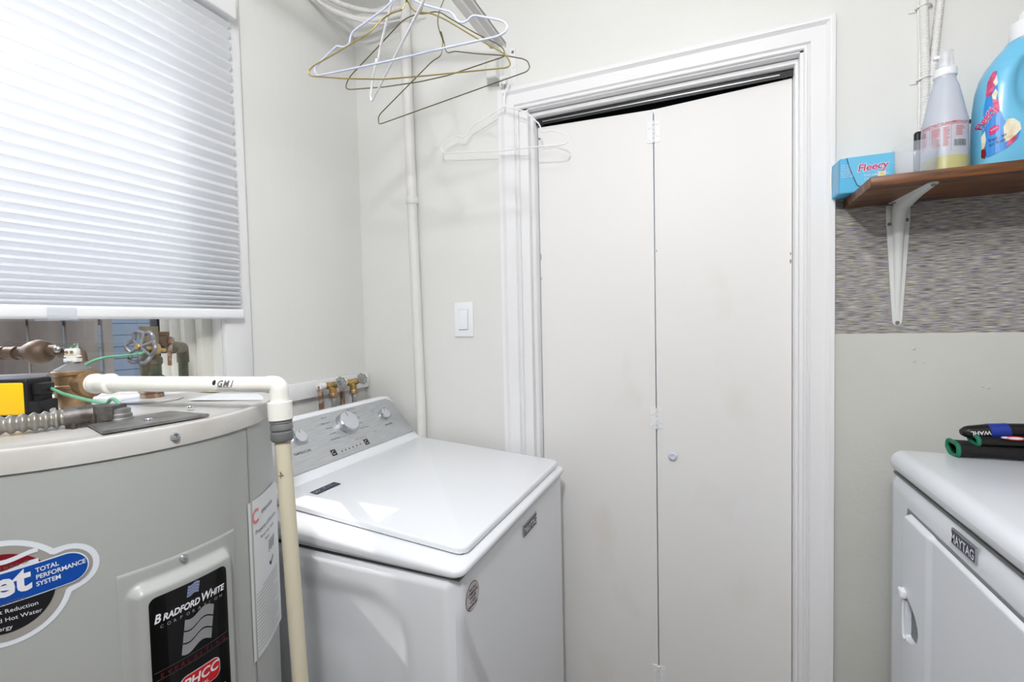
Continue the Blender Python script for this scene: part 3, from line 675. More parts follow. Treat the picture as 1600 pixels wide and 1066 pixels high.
# round promotional sticker
def jet():
    cs, cz, R0 = -.178, 1.056, .056; ls, lz, lr = -.126, 1.0685, .0262
    tl2 = math.radians(8)
    def union(R, r2, inset=0):
        # circle with a lobe on its right: outline sampled by angle about the circle centre
        pts = []
        for k in range(120):
            a = 2*PI*k/120; dx, dz = math.cos(a), math.sin(a); best = R
            fx, fz = ls-cs, lz-cz; bq = fx*dx+fz*dz; cq = fx*fx+fz*fz-r2*r2; disc = bq*bq-cq
            if disc > 0: best = max(best, bq+math.sqrt(disc))
            pts.append((cs+best*dx, cz+best*dz))
        return pts
    j = decal('round_sticker', [union(R0, lr)], tm_, WSTICK, wh, .0004); j['label'] = 'white-edged round sticker with blue band'
    decal('sticker_ground', [union(R0-.0055, lr-.0055)], tm_, LGREY, j, .0007)
    Ri = R0-.014
    def chord(a0, a1): return [(cs+Ri*math.cos(math.radians(a)), cz+Ri*math.sin(math.radians(a))) for a in range(a0, a1+1, 4)]
    decal('sticker_dark_field', [chord(193, 353)], tm_, INKB, j, .0010)
    decal('sticker_red_field', [chord(30, 166)], tm_, DRED, j, .0010)
    wv = []
    for q in range(2):
        top = [(cs-.036+q*.006+x, cz+.034-q*.011+.0022*math.sin(x*120+q)+x*.10) for x in [i*.006 for i in range(12-q)]]
        wv.append(top+[(x, z-.0048) for x, z in top[::-1]])
    decal('sticker_stripes', wv, tm_, WSTICK, j, .0013)
    R2 = lr-.010; dx, dz = math.cos(tl2), math.sin(tl2); nx, nz = -dz, dx
    L0 = (cs-.075, cz+.003-.0105+.0)
    for nm, rr, mm, of in (('sticker_band_edge', R2+.0012, WSTICK, .0016), ('sticker_band', R2, BLUE, .0019)):
        pts = [(ls-dx*.105+nx*rr, lz-dz*.105+nz*rr)] + [(ls+rr*math.sin(math.radians(a)+tl2*0)*1+0, lz+rr*math.cos(math.radians(a))) for a in range(-4, 185, 9)] + [(ls-dx*.105-nx*rr, lz-dz*.105-nz*rr)]
        decal(nm, [pts], tm_, mm, j, of)
    text('sticker_wordmark', [('jet', .036, ls-.0655, lz-.0165, dict(rot=tl2, shear=.15, bold=.0012))], tm_, WHITEI, j, .0023)
    text('sticker_lettering', [(w, .0068, ls-.0245, lz+.0036-.0075*i, dict(rot=tl2, bold=.00015, shear=.1, width=.84)) for i, w in enumerate(('TOTAL', 'PERFORMANCE', 'SYSTEM'))], tm_, WSTICK, j, .0023)
    text('sticker_small_print', [(w, .0062, cs-.022-i*.001, cz-.0215-.0088*i, dict(rot=.06)) for i, w in enumerate(('Sediment Reduction', 'Increased Hot Water', 'Saves Energy'))], tm_, WSTICK, j, .0023)
    text('sticker_motto', [('ENDS SEDIMENT BUILD UP', .0045, cs-.030, cz+.0212, dict(rot=tl2)), ('PATENTED SYSTEM', .0045, cs-.02, cz-.0145, dict(rot=tl2))], tm_, INKG, j, .0023)
jet()
# access cover with its black nameplate
S0, S1, ZT, ZB = -19.6*k_, 12.6*k_, 1.043, .70
def cover(u, v):
    s = S0+u*(S1-S0); z = ZB+v*(ZT-ZB); d = min(s-S0-.006, S1-.010-s, ZT-.016-z, z-ZB-.01)
    ex = min(s-S0-.006, S1-.010-s); ez = min(ZT-.016-z, z-ZB-.01); r = .016
    if ex < r and ez < r: d = r-math.hypot(r-ex, r-ez)
    e0 = min(u*(S1-S0), (1-u)*(S1-S0), v*(ZT-ZB), (1-v)*(ZT-ZB))
    return tm_(s, z, .0003+.0012*sst(0, .0015, e0)+.0125*sst(0, .013, d))
bm = bmesh.new(); grid(bm, cover, 96, 150); cv = add('access_cover', bm, TANK, wh, smooth=60)
screw(cv, cyl(-4.4, 1.0365, .0014), rad(-4.4), .0045, .0035, m=CHROME)
npm = cylmap(TX, TY, TR+.0138, 0, 0); q = TR/(TR+.0138)
A0, A1 = -.0652, .0270
pts = rrect(A0, .735, A1, 1.008, .008)
np_ = decal('nameplate', [pts], npm, LABELK, wh, .0012); np_['label'] = 'glossy black nameplate with white lettering'
decal('nameplate_border', [pts+[pts[0]]+[(x, z) for x, z in [rrect(A0-.0015, .7335, A1+.0015, 1.0095, .009)[0]]+rrect(A0-.0015, .7335, A1+.0015, 1.0095, .009)[::-1]]], npm, WSTICK, cv, .0009) if False else None
W_ = A1-A0
text('nameplate_wordmark', [('B', .0148, A0+.004, .9765, {}), ('RADFORD', .0112, A0+.0130, .9765, {}), ('W', .0148, A0+.0555, .9765, {}), ('HITE', .0112, A0+.0680, .9765, {})], npm, WHITEI, np_, .0018, shear=.25, bold=.0004, width=.79)
text('nameplate_subline', [(c_, .0055, A0+.010+i*.0070, .9685, {}) for i, c_ in enumerate('CORPORATION')], npm, LGREY, np_, .0018)
def flag(cx, cz, w, h, rows, off=0):
    out = []; n = 12
    for r_ in range(rows):
        z1 = cz+h/2-r_*h/rows; z0 = z1-h/rows*.88; top = []; bot = []
        for i in range(n+1):
            t = i/n; x = cx-w/2+w*t; wz = .09*h*math.sin(2*PI*t+.4); lean = .16*w
            top.append((x+lean*((z1-cz)/h), z1-wz)); bot.append((x+lean*((z0-cz)/h), z0-wz))
        out.append(top[::-1]+bot)
    return out
decal('nameplate_small_flag', flag(A0+.0475, .9985, .014, .014, 4), npm, mat('flag_blue_grey', (.50, .54, .66), .4), np_, .0018)
decal('nameplate_flag', flag(A0+.0515, .944, .036, .044, 3), npm, mat('flag_silver', (.55, .55, .56), .35), np_, .0018)
decal('nameplate_rules', [[(A0+.002, z), (A1-.002, z), (A1-.002, z+.0005), (A0+.002, z+.0005)] for z in (.9165, .9065)], npm, mat('rule_grey', (.35, .34, .34), .4), np_, .0016)
text('nameplate_tagline', [(c_, .0075, A0+.008+i*.0072, .9085, {}) for i, c_ in enumerate('EVERLASTING')], npm, DRED, np_, .0018)
decal('association_shield', [rrect(A0+.027, .8655, A0+.077, .8935, .009)], npm, WHITEI, np_, .0016); decal('association_shield_face', [rrect(A0+.0278, .8663, A0+.0762, .8927, .0085)], npm, RED, np_, .0019)
text('association_lettering', [('PHCC', .0165, A0+.052, .8775, dict(align='CENTER', shear=.2, bold=.0004)), ('NATIONAL', .006, A0+.046, .869, dict(align='CENTER'))], npm, WHITEI, np_, .0023)
text('nameplate_lower_lettering', [('PROUD SPONSOR', .009, A0+.012, .845, {}), ('WATER HEATERS', .009, A0+.012, .832, {}), ('M-2-40R6DS', .011, A0+.012, .81, {})], npm, WHITEI, np_, .0018)
# paper notice, its far edge lifting off
def pmap(s, t, off): return cylmap(TX, TY, TR, 0, 0)(s, t, off+.0005+.006*max(0, (s/k_-34)/12)**2)
P0, P1 = 19.2*k_, 44*k_
pn = decal('paper_notice', [[(P0, .823), (P1, .823), (P1, 1.066), (P0, 1.066)]], pmap, PAPER, wh, .0006, step=.006); pn['label'] = 'white paper notice taped round the side of the tank'
cc = []
for k in range(15):
    a, b = math.radians(45+k*18), math.radians(45+(k+1)*18); ox, oz = P0+.020, 1.040
    cc.append([(ox+.0115*math.cos(a), oz+.0115*math.sin(a)), (ox+.0115*math.cos(b), oz+.0115*math.sin(b)), (ox+.007*math.cos(b), oz+.007*math.sin(b)), (ox+.007*math.cos(a), oz+.007*math.sin(a))])
decal('notice_emblem', cc, pmap, PINK, pn, .0010)
text('notice_heading', [('enercare', .013, P0+.036, 1.037, {}), ('Property of Enercare', .0095, P0+.016, 1.012, {}), ('Rental water heater', .007, P0+.03, 1.0, {}), ('Model', .007, P0+.045, .990, {})], pmap, INKG, pn, .0010)
tx = []
for i in range(17):
    z = .925-i*.0058; tx.append([(P0+.012+(i == 0)*.02, z), (P1-.012-.02*(i % 5 == 4), z), (P1-.012-.02*(i % 5 == 4), z+.0011), (P0+.012+(i == 0)*.02, z+.0011)])
decal('notice_small_print', tx, pmap, LGREY, pn, .0010)
decal('notice_handwriting', [[(P0+.060, .945), (P0+.066, .94), (P0+.078, .95), (P0+.078, .954), (P0+.066, .945), (P0+.061, .950)]] + [[(P0+.058+i*.006, .965+(i % 2)*.004), (P0+.0595+i*.006, .965), (P0+.062+i*.006, .984), (P0+.0605+i*.006, .985)] for i in range(5)], pmap, INKN, pn, .0011)
# junction cover plate on top
TZ2 = TZ-.002
corners = [onz(112, 664, TZ2+.004), onz(160, 674, TZ2+.004), onz(328, 646, TZ2+.004), onz(296, 637, TZ2+.004)]
ctr = (corners[1]+corners[2])/2; px_ = (corners[2]-corners[1]).normalized(); py_ = Vector((-px_.y, px_.x, 0))
if py_.x > 0: py_ = -py_
bm = bmesh.new(); Lp = (corners[2]-corners[1]).length/2
poly = [ctr-px_*Lp, ctr+px_*Lp, ctr+px_*(Lp-.012)+py_*.085, ctr-px_*(Lp-.012)+py_*.085]
prism(bm, [p-Vector((0, 0, .004)) for p in poly], (0, 0, .0035)); bmesh.ops.bevel(bm, geom=bm.edges[:], offset=.001, segments=2, affect='EDGES')
jc = add('junction_cover', bm, ZINC, wh)
for u, v in ((232, 657), (297, 637)): screw(jc, onz(u, v, TZ2+.0035), (0, 0, 1), .005, .003, m=CHROME)
bm = bmesh.new(); c = onz(238, 625, TZ2); lathe(bm, [(.045, 0), (.045, .0022), (.042, .0035), (.0005, .0035)], c, (0, 0, 1), 40); add('nipple_plate', bm, TANKT, wh)
c2 = onz(397, 622, TZ2); bm = bmesh.new(); g = [(-.06, -.035), (.06, -.035), (.06, .035), (-.06, .035)]
prism(bm, [c2+Vector((-.04, .0, 0))+RT*x*1.1+Vector((FW.x, FW.y, 0))*y for x, y in g], (0, 0, .0008)); add('top_label', bm, PAPER, wh, smooth=0)
c3 = onz(327, 611, TZ2); bm = bmesh.new(); box(bm, (c3.x-.015, c3.y-.014, TZ2), (c3.x+.03, c3.y+.014, TZ2+.0025), .001, 1); xt = add('caution_tag', bm, YELI, wh); xt['label'] = 'yellow caution tag'

# relief valve
c = onz(118, 636, TZ2); VC = Vector((c.x, c.y, TZ2))
EL = dep(435, 601, .70); hd = Vector((EL.x-VC.x, EL.y-VC.y, 0)).normalized()
rv = thing('relief_valve', VC, 'brass relief valve with white lever on top of the grey water heater', 'valve')
bm = bmesh.new(); lathe(bm, [(.017, 0), (.020, .002), (.020, .006), (.0225, .012), (.0245, .018), (.0245, .030), (.0262, .032), (.0262, .036), (.0245, .038), (.0245, .052), (.0272, .054), (.0272, .059), (.026, .060)], VC, (0, 0, 1), 32)
VZ = VC+Vector((0, 0, .0385))
lathe(bm, [(.017, 0), (.0195, .02), (.0195, .030), (.0215, .032), (.0215, .037), (.0175, .038)], VZ, hd, 28)
add('valve_body', bm, BRASS, rv)
bm = bmesh.new(); lathe(bm, [(.025, .0595), (.024, .062), (.013, .069), (.009, .071), (.008, .0755), (.004, .076)], VC, (0, 0, 1), 32); add('bonnet', bm, GREYP, rv)
bm = bmesh.new(); lx = RT.copy(); lx.z = 0; lx.normalize(); o = VC+Vector((0, 0, .074)); ly = Vector((-lx.y, lx.x, 0)); R4 = mtx(o, lx, ly, (0, 0, 1))
box(bm, (-.0105, -.006, 0), (.0105, .006, .006), .001, 2); box(bm, (-.008, -.004, .006), (.008, .004, .011), .001, 2); box(bm, (-.0095, -.005, .010), (.0095, .005, .022), .002, 2); box(bm, (-.013, -.003, .008), (.013, .003, .0105), .001, 1)
xf(bm, R4); add('test_lever', bm, PVC, rv)
bm = bmesh.new(); 
for sx in (-.0042, .0042): lathe(bm, [(.0022, 0), (.0022, .002)], o+lx*sx-ly*.005+Vector((0, 0, .0165)), -ly, 10)
add('lever_rivet', bm, BRASSB, rv)
# discharge pipe
vp = thing('discharge_pipe', VZ+hd*.03, 'white plastic discharge pipe elbowing down beside the water heater', 'pipe')
P1_ = VZ+hd*.033; EL2 = Vector((EL.x, EL.y, EL.z)); 
bm = bmesh.new(); dd_ = (EL2-P1_).normalized(); lathe(bm, [(.0160, 0), (.0165, .003), (.0146, .008), (.0165, .012), (.0150, .017), (.0146, .021), (.0152, .024), (.0156, .031), (.0164, .034), (.0166, .041), (.0150, .043), (.0124, .044), (.0117, (EL2-P1_).length-.012)], P1_, dd_, 28); hp_ = add('horizontal_pipe', bm, PVC, vp)
low = dep(469.5, 1066, .715); dn = (low-EL2).normalized(); dn = Vector((dn.x*.8, dn.y, dn.z)).normalized() if False else dn
bm = bmesh.new(); Lh = .017; tube(bm, smoothpts([EL2-dd_*Lh, EL2, EL2+dn*.04], .015, 8), .0130, 26); tube(bm, [EL2+dn*.026, EL2+dn*.052], .0170, 28); add('elbow', bm, PVC, vp)
bm = bmesh.new(); lathe(bm, [(.0140, .050), (.0152, .0515), (.0155, .057), (.0146, .0575), (.0157, .060), (.0157, .067), (.0143, .068), (.0141, .070), (.0158, .071), (.0160, .081), (.0145, .084), (.0120, .085)], EL2, dn, 30); ad = add('adapter', bm, GREYF, vp); ad['label'] = 'dark grey threaded adapter'
fl = EL2+dn*((EL2.z-.12)/-dn.z); bm = bmesh.new(); tube(bm, [EL2+dn*(.078+i*.1) for i in range(10)]+[fl], .0113, 24); dnp = add('drop_pipe', bm, CPVC, vp); dnp['label'] = 'aged cream lower pipe'
# maker's print on the horizontal pipe
def pipemap(o, ax, r):
    x = (-FW + ax*FW.dot(ax)).normalized(); y = ax.cross(x)
    if y.z < 0: y = -y
    return lambda s, t, off: o + ax*s + x*(r+off)*math.cos(t/r) + y*(r+off)*math.sin(t/r)
tot = (EL2-P1_).length; pm = pipemap(P1_, dd_, .0122); t0 = tot*.70
decal('pipe_label', [[(t0-.003, -.013), (t0+.045, -.013), (t0+.045, .0085), (t0-.003, .0085)]], pm, PVC, hp_, .0003, step=.003)
decal('pipe_print_emblem', [ell(t0+.003, .0035, .0030, .0040, 16)], pm, INKB, hp_, .0006, step=.003)
text('pipe_print', [('G', .0125, t0+.0085, -.002, {}), ('M', .0125, t0+.0185, -.002, {}), ('I', .0125, t0+.0315, -.002, {})], pm, INKG, hp_, .0013, shear=.25, bold=.0002)
decal('pipe_print_lines', [[(t0+.008, -.0035), (t0+.033, -.0035), (t0+.033, -.003), (t0+.008, -.003)], [(t0+.006, -.0065), (t0+.039, -.0065), (t0+.039, -.006), (t0+.006, -.006)], [(t0+.003, -.0095), (t0+.043, -.0095), (t0+.043, -.009), (t0+.003, -.009)]], pm, INKG, hp_, .0006, step=.003)
# pencil mark on the drop pipe
pm2 = pipemap(EL2, dn, .0114)
decal('pen_mark', [[(.134, -.004), (.1352, -.004), (.1352, .003), (.134, .003)], [(.128, -.001), (.1385, -.001), (.1385, .0), (.128, .0)], [(.128, -.001), (.1345, .0035), (.1350, .0028), (.129, -.0015)]], pm2, mat('pen_brown', (.42, .36, .32), .7), dnp, .0004, step=.004)

# gate valve, nipple and pipework to the window side
gb = onz(238, 624, TZ2)
gv = thing('gate_valve', gb, 'old gate valve with scalloped grey handwheel on the water heater nipple', 'valve')
dg = (gb-CAM).dot(FW)
bm = bmesh.new(); lathe(bm, [(.0175, .003), (.0175, .012), (.0195, .013), (.0195, .018), (.0165, .020), (.0165, .028)], gb, (0, 0, 1), 20); rn = add('rusty_nipple', bm, RUST, gv)
GC = gb+Vector((0, 0, .098))
bm = bmesh.new(); lathe(bm, [(.0165, .026), (.0205, .029), (.0215, .034), (.0205, .040), (.0150, .044), (.0150, .060), (.018, .064), (.018, .073), (.0135, .078), (.0135, .13)], gb, (0, 0, 1), 24)
tube(bm, [GC+Vector((0, 0, .0)), GC+(-FW)*.012], [.013, .010], 14); add('valve_body', bm, GREENP, gv)
# handwheel facing the camera side, tilted a little upward
wo = dep(221, 543, dg-.045); wn_ = (Vector((-.25, -.97, .22))*.3+(-FW)*.7); wn_ = (-FW+Vector((-.15, 0, .12))).normalized(); wx, wy, _ = frame_of(wn_)
bm = bmesh.new(); ring = []
for k in range(72):
    a = 2*PI*k/72; r = .0262+.0030*math.cos(6*a+.6); ring.append(wo+(wx*math.cos(a)+wy*math.sin(a))*r+wn_*.002*math.cos(6*a+.6))
tube(bm, ring, .0034, 10, closed=True)
for k in range(6):
    a = 2*PI*k/6+.42; tube(bm, [wo+wn_*.003, wo+(wx*math.cos(a)+wy*math.sin(a))*.0250], [.0030, .0022], 8)
lathe(bm, [(.0062, -.004), (.0068, .003), (.005, .006)], wo, wn_, 16)
hw = add('handwheel', bm, mat('handwheel_paint', (.52, .53, .56), .4, .4, var=((.40, .38, .37), 60, I3, (.5, .7))), gv)
bm = bmesh.new(); hexnut(bm, wo+wn_*.005, wn_, .0050, .004); tube(bm, [wo-wn_*.045, wo+wn_*.006], .0032, 10); add('stem', bm, BRASSB, gv)
bm = bmesh.new(); hexnut(bm, wo-wn_*.030, wn_, .0105, .010); add('packing_nut', bm, BRASSB, gv)
T0 = dep(232, 545, dg+.03); T1 = dep(246, 541, dg+.06); 
sp = thing('supply_pipe', T1, 'tarnished supply pipe running from the gate valve to the elbow by the window', 'pipe')
E0 = dep(285, 543, 1.14); 
bm = bmesh.new(); tube(bm, [T1, dep(270, 543, dg+.10)], .0105, 16); hexnut(bm, T1, (dep(270, 543, dg+.10)-T1), .0155, .016); tube(bm, smoothpts([dep(268, 543, dg+.10), E0, E0-Vector((0, 0, .03))], .016, 8), .0125, 18)
tube(bm, [E0-Vector((0, 0, .02)), Vector((E0.x, E0.y, WZ0+.005))], .0103, 16); tube(bm, [E0-Vector((0, 0, .014)), E0-Vector((0, 0, .036))], .0128, 18); tube(bm, [E0-Vector((0, 0, .0))+(T1-E0).normalized()*.012, E0+(T1-E0).normalized()*.03], .0128, 18); add('pipe_run', bm, GREENP, sp)
bm = bmesh.new(); u0 = dep(252, 541, dg+.05); u1 = dep(252, 525, dg+.05); tube(bm, [u0, u1], .0120, 16); hexnut(bm, u1, (0, 0, 1), .0145, .008); add('air_cap', bm, COPPER, sp)
bm = bmesh.new(); l0 = dep(262, 530, dg+.055); prism(bm, [dep(262, 528, dg+.06), dep(270, 528, dg+.06), dep(268.5, 571, dg+.06), dep(264, 571, dg+.06)], -FW*.003); lathe(bm, [(.007, -.004), (.007, .006)], dep(265, 532, dg+.058), -FW, 8); add('lever', bm, RUST, sp)

# left tarnished pipe with shut-off
hb = [dep(-60, 553, .86), dep(50, 551, .87)]
hp2 = thing('inlet_pipe', hb[1], 'dull copper pipe with bulbous union entering from the left under the blind', 'pipe')
ax = (hb[1]-hb[0]).normalized(); bm = bmesh.new(); tube(bm, [hb[0]-ax*.25, hb[1]+ax*.02], .0112, 18)
for u in (4, 24): tube(bm, [dep(u-2.5, 552, .865), dep(u+2.5, 552, .865)], .0124, 18)
add('pipe_run', bm, COPPER, hp2)
o = dep(38, 551, .87); bm = bmesh.new(); lathe(bm, [(.0115, 0), (.0145, .003), (.0205, .014), (.0235, .024), (.022, .034), (.0165, .042), (.012, .044)], o, ax, 26); add('union_body', bm, COPPER, hp2)
bm = bmesh.new(); hexnut(bm, dep(63, 549, .872), ax, .0155, .012); add('union_nut', bm, BRASS, hp2)
bm = bmesh.new(); tube(bm, [dep(74, 547, .872), dep(90, 547, .873)], .0095, 14); tube(bm, [dep(96, 552, .874), dep(122, 550, .875)], .0105, 14); tube(bm, smoothpts([dep(116, 550, .875), dep(126, 551, .875), dep(129, 566, .875)], .008, 5), .0085, 12); add('stop_cock', bm, COPPER, hp2)
bm = bmesh.new(); prism(bm, [dep(88, 541, .865), dep(122, 537, .865), dep(124, 548, .865), dep(90, 549, .865)], -FW*.006); bmesh.ops.bevel(bm, geom=bm.edges[:], offset=.0012, segments=2, affect='EDGES'); lv = add('stop_lever', bm, ZINC, hp2)
bm = bmesh.new(); prism(bm, [dep(108, 538, .858), dep(122, 536.5, .858), dep(123.5, 547, .858), dep(110, 547.8, .858)], -FW*.001); add('lever_label', bm, mat('faded_green', (.33, .46, .37), .6, var=((.75, .78, .76), 120, I3, (.5, .6))), lv, smooth=0)
bm = bmesh.new(); lathe(bm, [(.0058, 0), (.0058, .004), (.004, .006)], dep(91, 546, .858), -FW, 14); add('lever_bolt', bm, STEEL, lv)

# flexible conduit and connector, green wire
jb = onz(190, 652, TZ2+.006)
fc = thing('flexible_conduit', jb, 'corrugated metal conduit lying across the front of the heater top', 'conduit')
a_ = dep(-120, 676, .53); b_ = dep(0, 665, .56); c_ = dep(90, 655, .595); d_ = dep(134, 649, .612)
path = spline([a_, b_, c_, d_], 60); rr = []; acc = 0; ppp = None
for p in path:
    if ppp is not None: acc += (p-ppp).length
    ppp = p; rr.append(.0105+.0015*math.sin(acc/.0098*2*PI))
bm = bmesh.new(); tube(bm, path, rr, 16); add('corrugated_sleeve', bm, FLEX, fc)
cx_ = (d_-c_).normalized(); bm = bmesh.new(); tube(bm, [d_-cx_*.020, d_+cx_*.008], .0135, 16)
prism(bm, [d_+cx_*.0+Vector((0, 0, -.012))-Vector((FW.x, FW.y, 0))*.012, d_+cx_*.034+Vector((0, 0, -.010))-Vector((FW.x, FW.y, 0))*.012, d_+cx_*.034+Vector((0, 0, .008))-Vector((FW.x, FW.y, 0))*.012, d_+Vector((0, 0, .012))-Vector((FW.x, FW.y, 0))*.012], Vector((FW.x, FW.y, 0))*.024)
tube(bm, [d_-cx_*.004-FW*.012, d_-cx_*.004-FW*.012-Vector((0, 0, .014))], .0032, 8); tube(bm, [d_+cx_*.016-FW*.014, d_+cx_*.016-FW*.014-Vector((0, 0, .016))], .0034, 8)
add('squeeze_connector', bm, mat('cast_zinc', (.42, .41, .40), .5, .6, var=((.30, .27, .25), 60, I3, (.4, .7)), bump=(120, .5, I3)), fc)
ln_ = onz(187, 655, TZ2+.003); bm = bmesh.new(); lathe(bm, [(.0150, 0), (.0155, .003), (.0140, .0045), (.0140, .009), (.0125, .0105), (.0125, .016), (.009, .0175)], Vector((ln_.x, ln_.y, TZ2+.0012)), (0, 0, 1), 24); add('locknut', bm, ZINC, fc)
gw = [dep(236, 548, dg), dep(221, 552, dg-.06), dep(196, 556, dg-.05), dep(170, 558, .80), dep(148, 563, .79), dep(130, 573, .78), dep(128, 578, .775)]
gw2 = [dep(95, 583, .79), dep(84, 585, .76), dep(75, 590, .735), dep(72, 598, .72), dep(79, 606, .70), dep(95, 614, .69), dep(115, 620, .68), dep(140, 626, .665), dep(165, 630, .655), dep(173, 624, .65), dep(180, 625, .645), dep(186, 633, .64)]
bm = bmesh.new(); mid = [dep(118, 580, .81), dep(105, 582, .81)]
tube(bm, spline(gw+mid+gw2, 6), .0024, 8); tag(add('ground_wire', bm, GWIRE), 'green insulated wire looping round the brass relief valve', 'wire')
# yellow and black clip tool plus grey lever at far left
yb = onz(18, 650, TZ+.002); yd = (yb-CAM).dot(FW)
yt = thing('leak_sensor', Vector((yb.x, yb.y, TZ2)), 'yellow and black plastic device at the left end of the heater top', 'device')
vx = Vector((RT.x, RT.y, 0)).normalized(); vy = Vector((FW.x, FW.y, 0)).normalized()
Ym = mtx(Vector((yb.x, yb.y, TZ2)), vx, vy, Vector((0, 0, 1)))
bm = bmesh.new(); box(bm, (-.11, -.0, .004), (.0175, .040, .0515), .003, 3); xf(bm, Ym); add('yellow_shell', bm, YELLOW, yt)
bm = bmesh.new(); box(bm, (-.11, .002, .000), (.0215, .042, .0565), .004, 3); box(bm, (.018, .004, .0), (.036, .034, .024), .002, 2); box(bm, (.018, .010, .0), (.027, .034, .047), .002, 2); box(bm, (.022, .008, .033), (.036, .030, .049), .002, 2)
tube(bm, [(.034, .012, .006), (.052, .012, .004)], .0055, 10); xf(bm, Ym); add('black_housing', bm, BLACKP, yt)
bm = bmesh.new(); lathe(bm, [(.0045, 0), (.003, .002)], Ym @ Vector((.050, .010, .009)), (-FW.x, -FW.y, .6), 12); add('screw', bm, STEEL, yt)
bm = bmesh.new(); tube(bm, [dep(-40, 596, yd+.05), dep(30, 594, yd+.05), dep(74, 591, yd+.05), dep(78, 590, yd+.05)], [.0085, .0095, .0085, .006], 14); tube(bm, [dep(10, 596, yd+.05), dep(10, 640, yd+.05)], .006, 10); tag(add('grey_sleeve', bm, GREYP), 'dull grey tube lying behind the yellow device on the heater', 'tube')

# ================================================================== laundry supply valves
bd = tag(add('valve_board', box(bmesh.new(), (0, -.50, 1.106), (.019, -.006, 1.158), .003, 2), TRIM), 'white painted wooden board behind the laundry taps', 'board')
screw(bd, (.019, -.245, 1.136), (1, 0, 0), .004, .002, m=TRIM)
def tap(cu, cv, hu, hv, label):
    cpos = hit(cu, cv, (.062, 0, 0), (1, 0, 0)); t = thing('laundry_tap', cpos, label, 'tap', 'laundry taps on the white board')
    b = bmesh.new(); tube(b, [(.019, cpos.y, cpos.z+.004), (.045, cpos.y, cpos.z+.004)], .0095, 14); add('painted_inlet', b, TRIM, t)
    h = hit(hu, hv, (.092, 0, 0), (1, 0, 0)); ad_ = Vector((.86, -.18, .38)).normalized()
    b = bmesh.new(); hexnut(b, Vector((.043, cpos.y, cpos.z+.004)), (1, 0, 0), .0125, .010); tube(b, smoothpts([(.045, cpos.y, cpos.z+.004), (.063, cpos.y, cpos.z+.004), (.066, cpos.y, cpos.z-.020)], .01, 5), .0115, 16)
    tube(b, [cpos+Vector((0, 0, .004)), h-ad_*.003], [.0125, .008], 16); hexnut(b, h-ad_*.016, ad_, .0105, .007); add('tap_body', b, BRASSB, t)
    b = bmesh.new(); lathe(b, [(.0125, 0), (.014, -.004), (.014, -.013), (.011, -.015)], (.066, cpos.y, cpos.z-.018), (0, 0, 1), 12); add('hose_coupling', b, BRASS, t)
    b = bmesh.new(); lathe(b, [(.0080, 0), (.0080, -.012), (.0072, -.013), (.0072, -.06), (.0072, -.2)], (.066, cpos.y, cpos.z-.033), (0, 0, 1), 14); add('hose_stem', b, STEEL, t)
    wx_, wy_, wz_ = frame_of(ad_); b = bmesh.new(); R_ = []
    for k in range(64):
        a = 2*PI*k/64; r = .0165+.0018*math.cos(8*a); R_.append(h+(wx_*math.cos(a)+wy_*math.sin(a))*r)
    tube(b, R_, .0023, 8, closed=True)
    for k in range(8): a = 2*PI*k/8; tube(b, [h+ad_*.003, h+(wx_*math.cos(a)+wy_*math.sin(a))*.0155], .0016, 6)
    tube(b, [h+(wx_*math.cos(2*PI*k/24)+wy_*math.sin(2*PI*k/24))*.0095 for k in range(24)], .0014, 6, closed=True)
    lathe(b, [(.004, -.004), (.0045, .003), (.003, .005)], h, ad_, 10); add('handwheel', b, mat('zinc_wheel', (.66, .67, .66), .32, .8), t)
    b = bmesh.new(); tube(b, [(.040, cpos.y-.028, cpos.z+.006), (.040, cpos.y-.026, cpos.z-.06), (.04, cpos.y-.024, cpos.z-.2)], .0075, 12); add('rusty_riser', b, RUST, t)
    b = bmesh.new(); tube(b, [(.040, cpos.y-.034, cpos.z+.004), (.040, cpos.y+.0, cpos.z+.004)], .0105, 12); add('painted_elbow', b, TRIM, t); return t
tap(519, 605, 533, 598, 'brass laundry tap nearer the water heater, round metal handwheel')
tap(551, 600, 566, 592, 'brass laundry tap nearer the room corner, round metal handwheel')

# ================================================================== vent pipe in the corner
vt = thing('corner_pipe', (.247, -.0185, 0), 'white painted vertical pipe with coupling in the room corner', 'pipe')
bm = bmesh.new(); x_ = lambda v: ony({0: 634, 1: 644, 2: 659}[v], {0: 60, 1: 315, 2: 672}[v], -.0185).x
tube(bm, [(x_(0), -.0188, CZ), (x_(0), -.0188, 2.2), (x_(1), -.0188, 1.752)], .0178, 24); add('upper_pipe', bm, CABLE, vt)
bm = bmesh.new(); lathe(bm, [(.0178, 1.738), (.0205, 1.741), (.0205, 1.757), (.019, 1.762), (.0178, 1.764)], (x_(1), -.0188, 0), (0, 0, 1), 24); add('coupling', bm, CABLE, vt)
bm = bmesh.new(); tube(bm, [(x_(1), -.0188, 1.745), (x_(2), -.0188, 1.0), (x_(2), -.0188, 0)], .0170, 24); add('lower_pipe', bm, CABLE, vt)

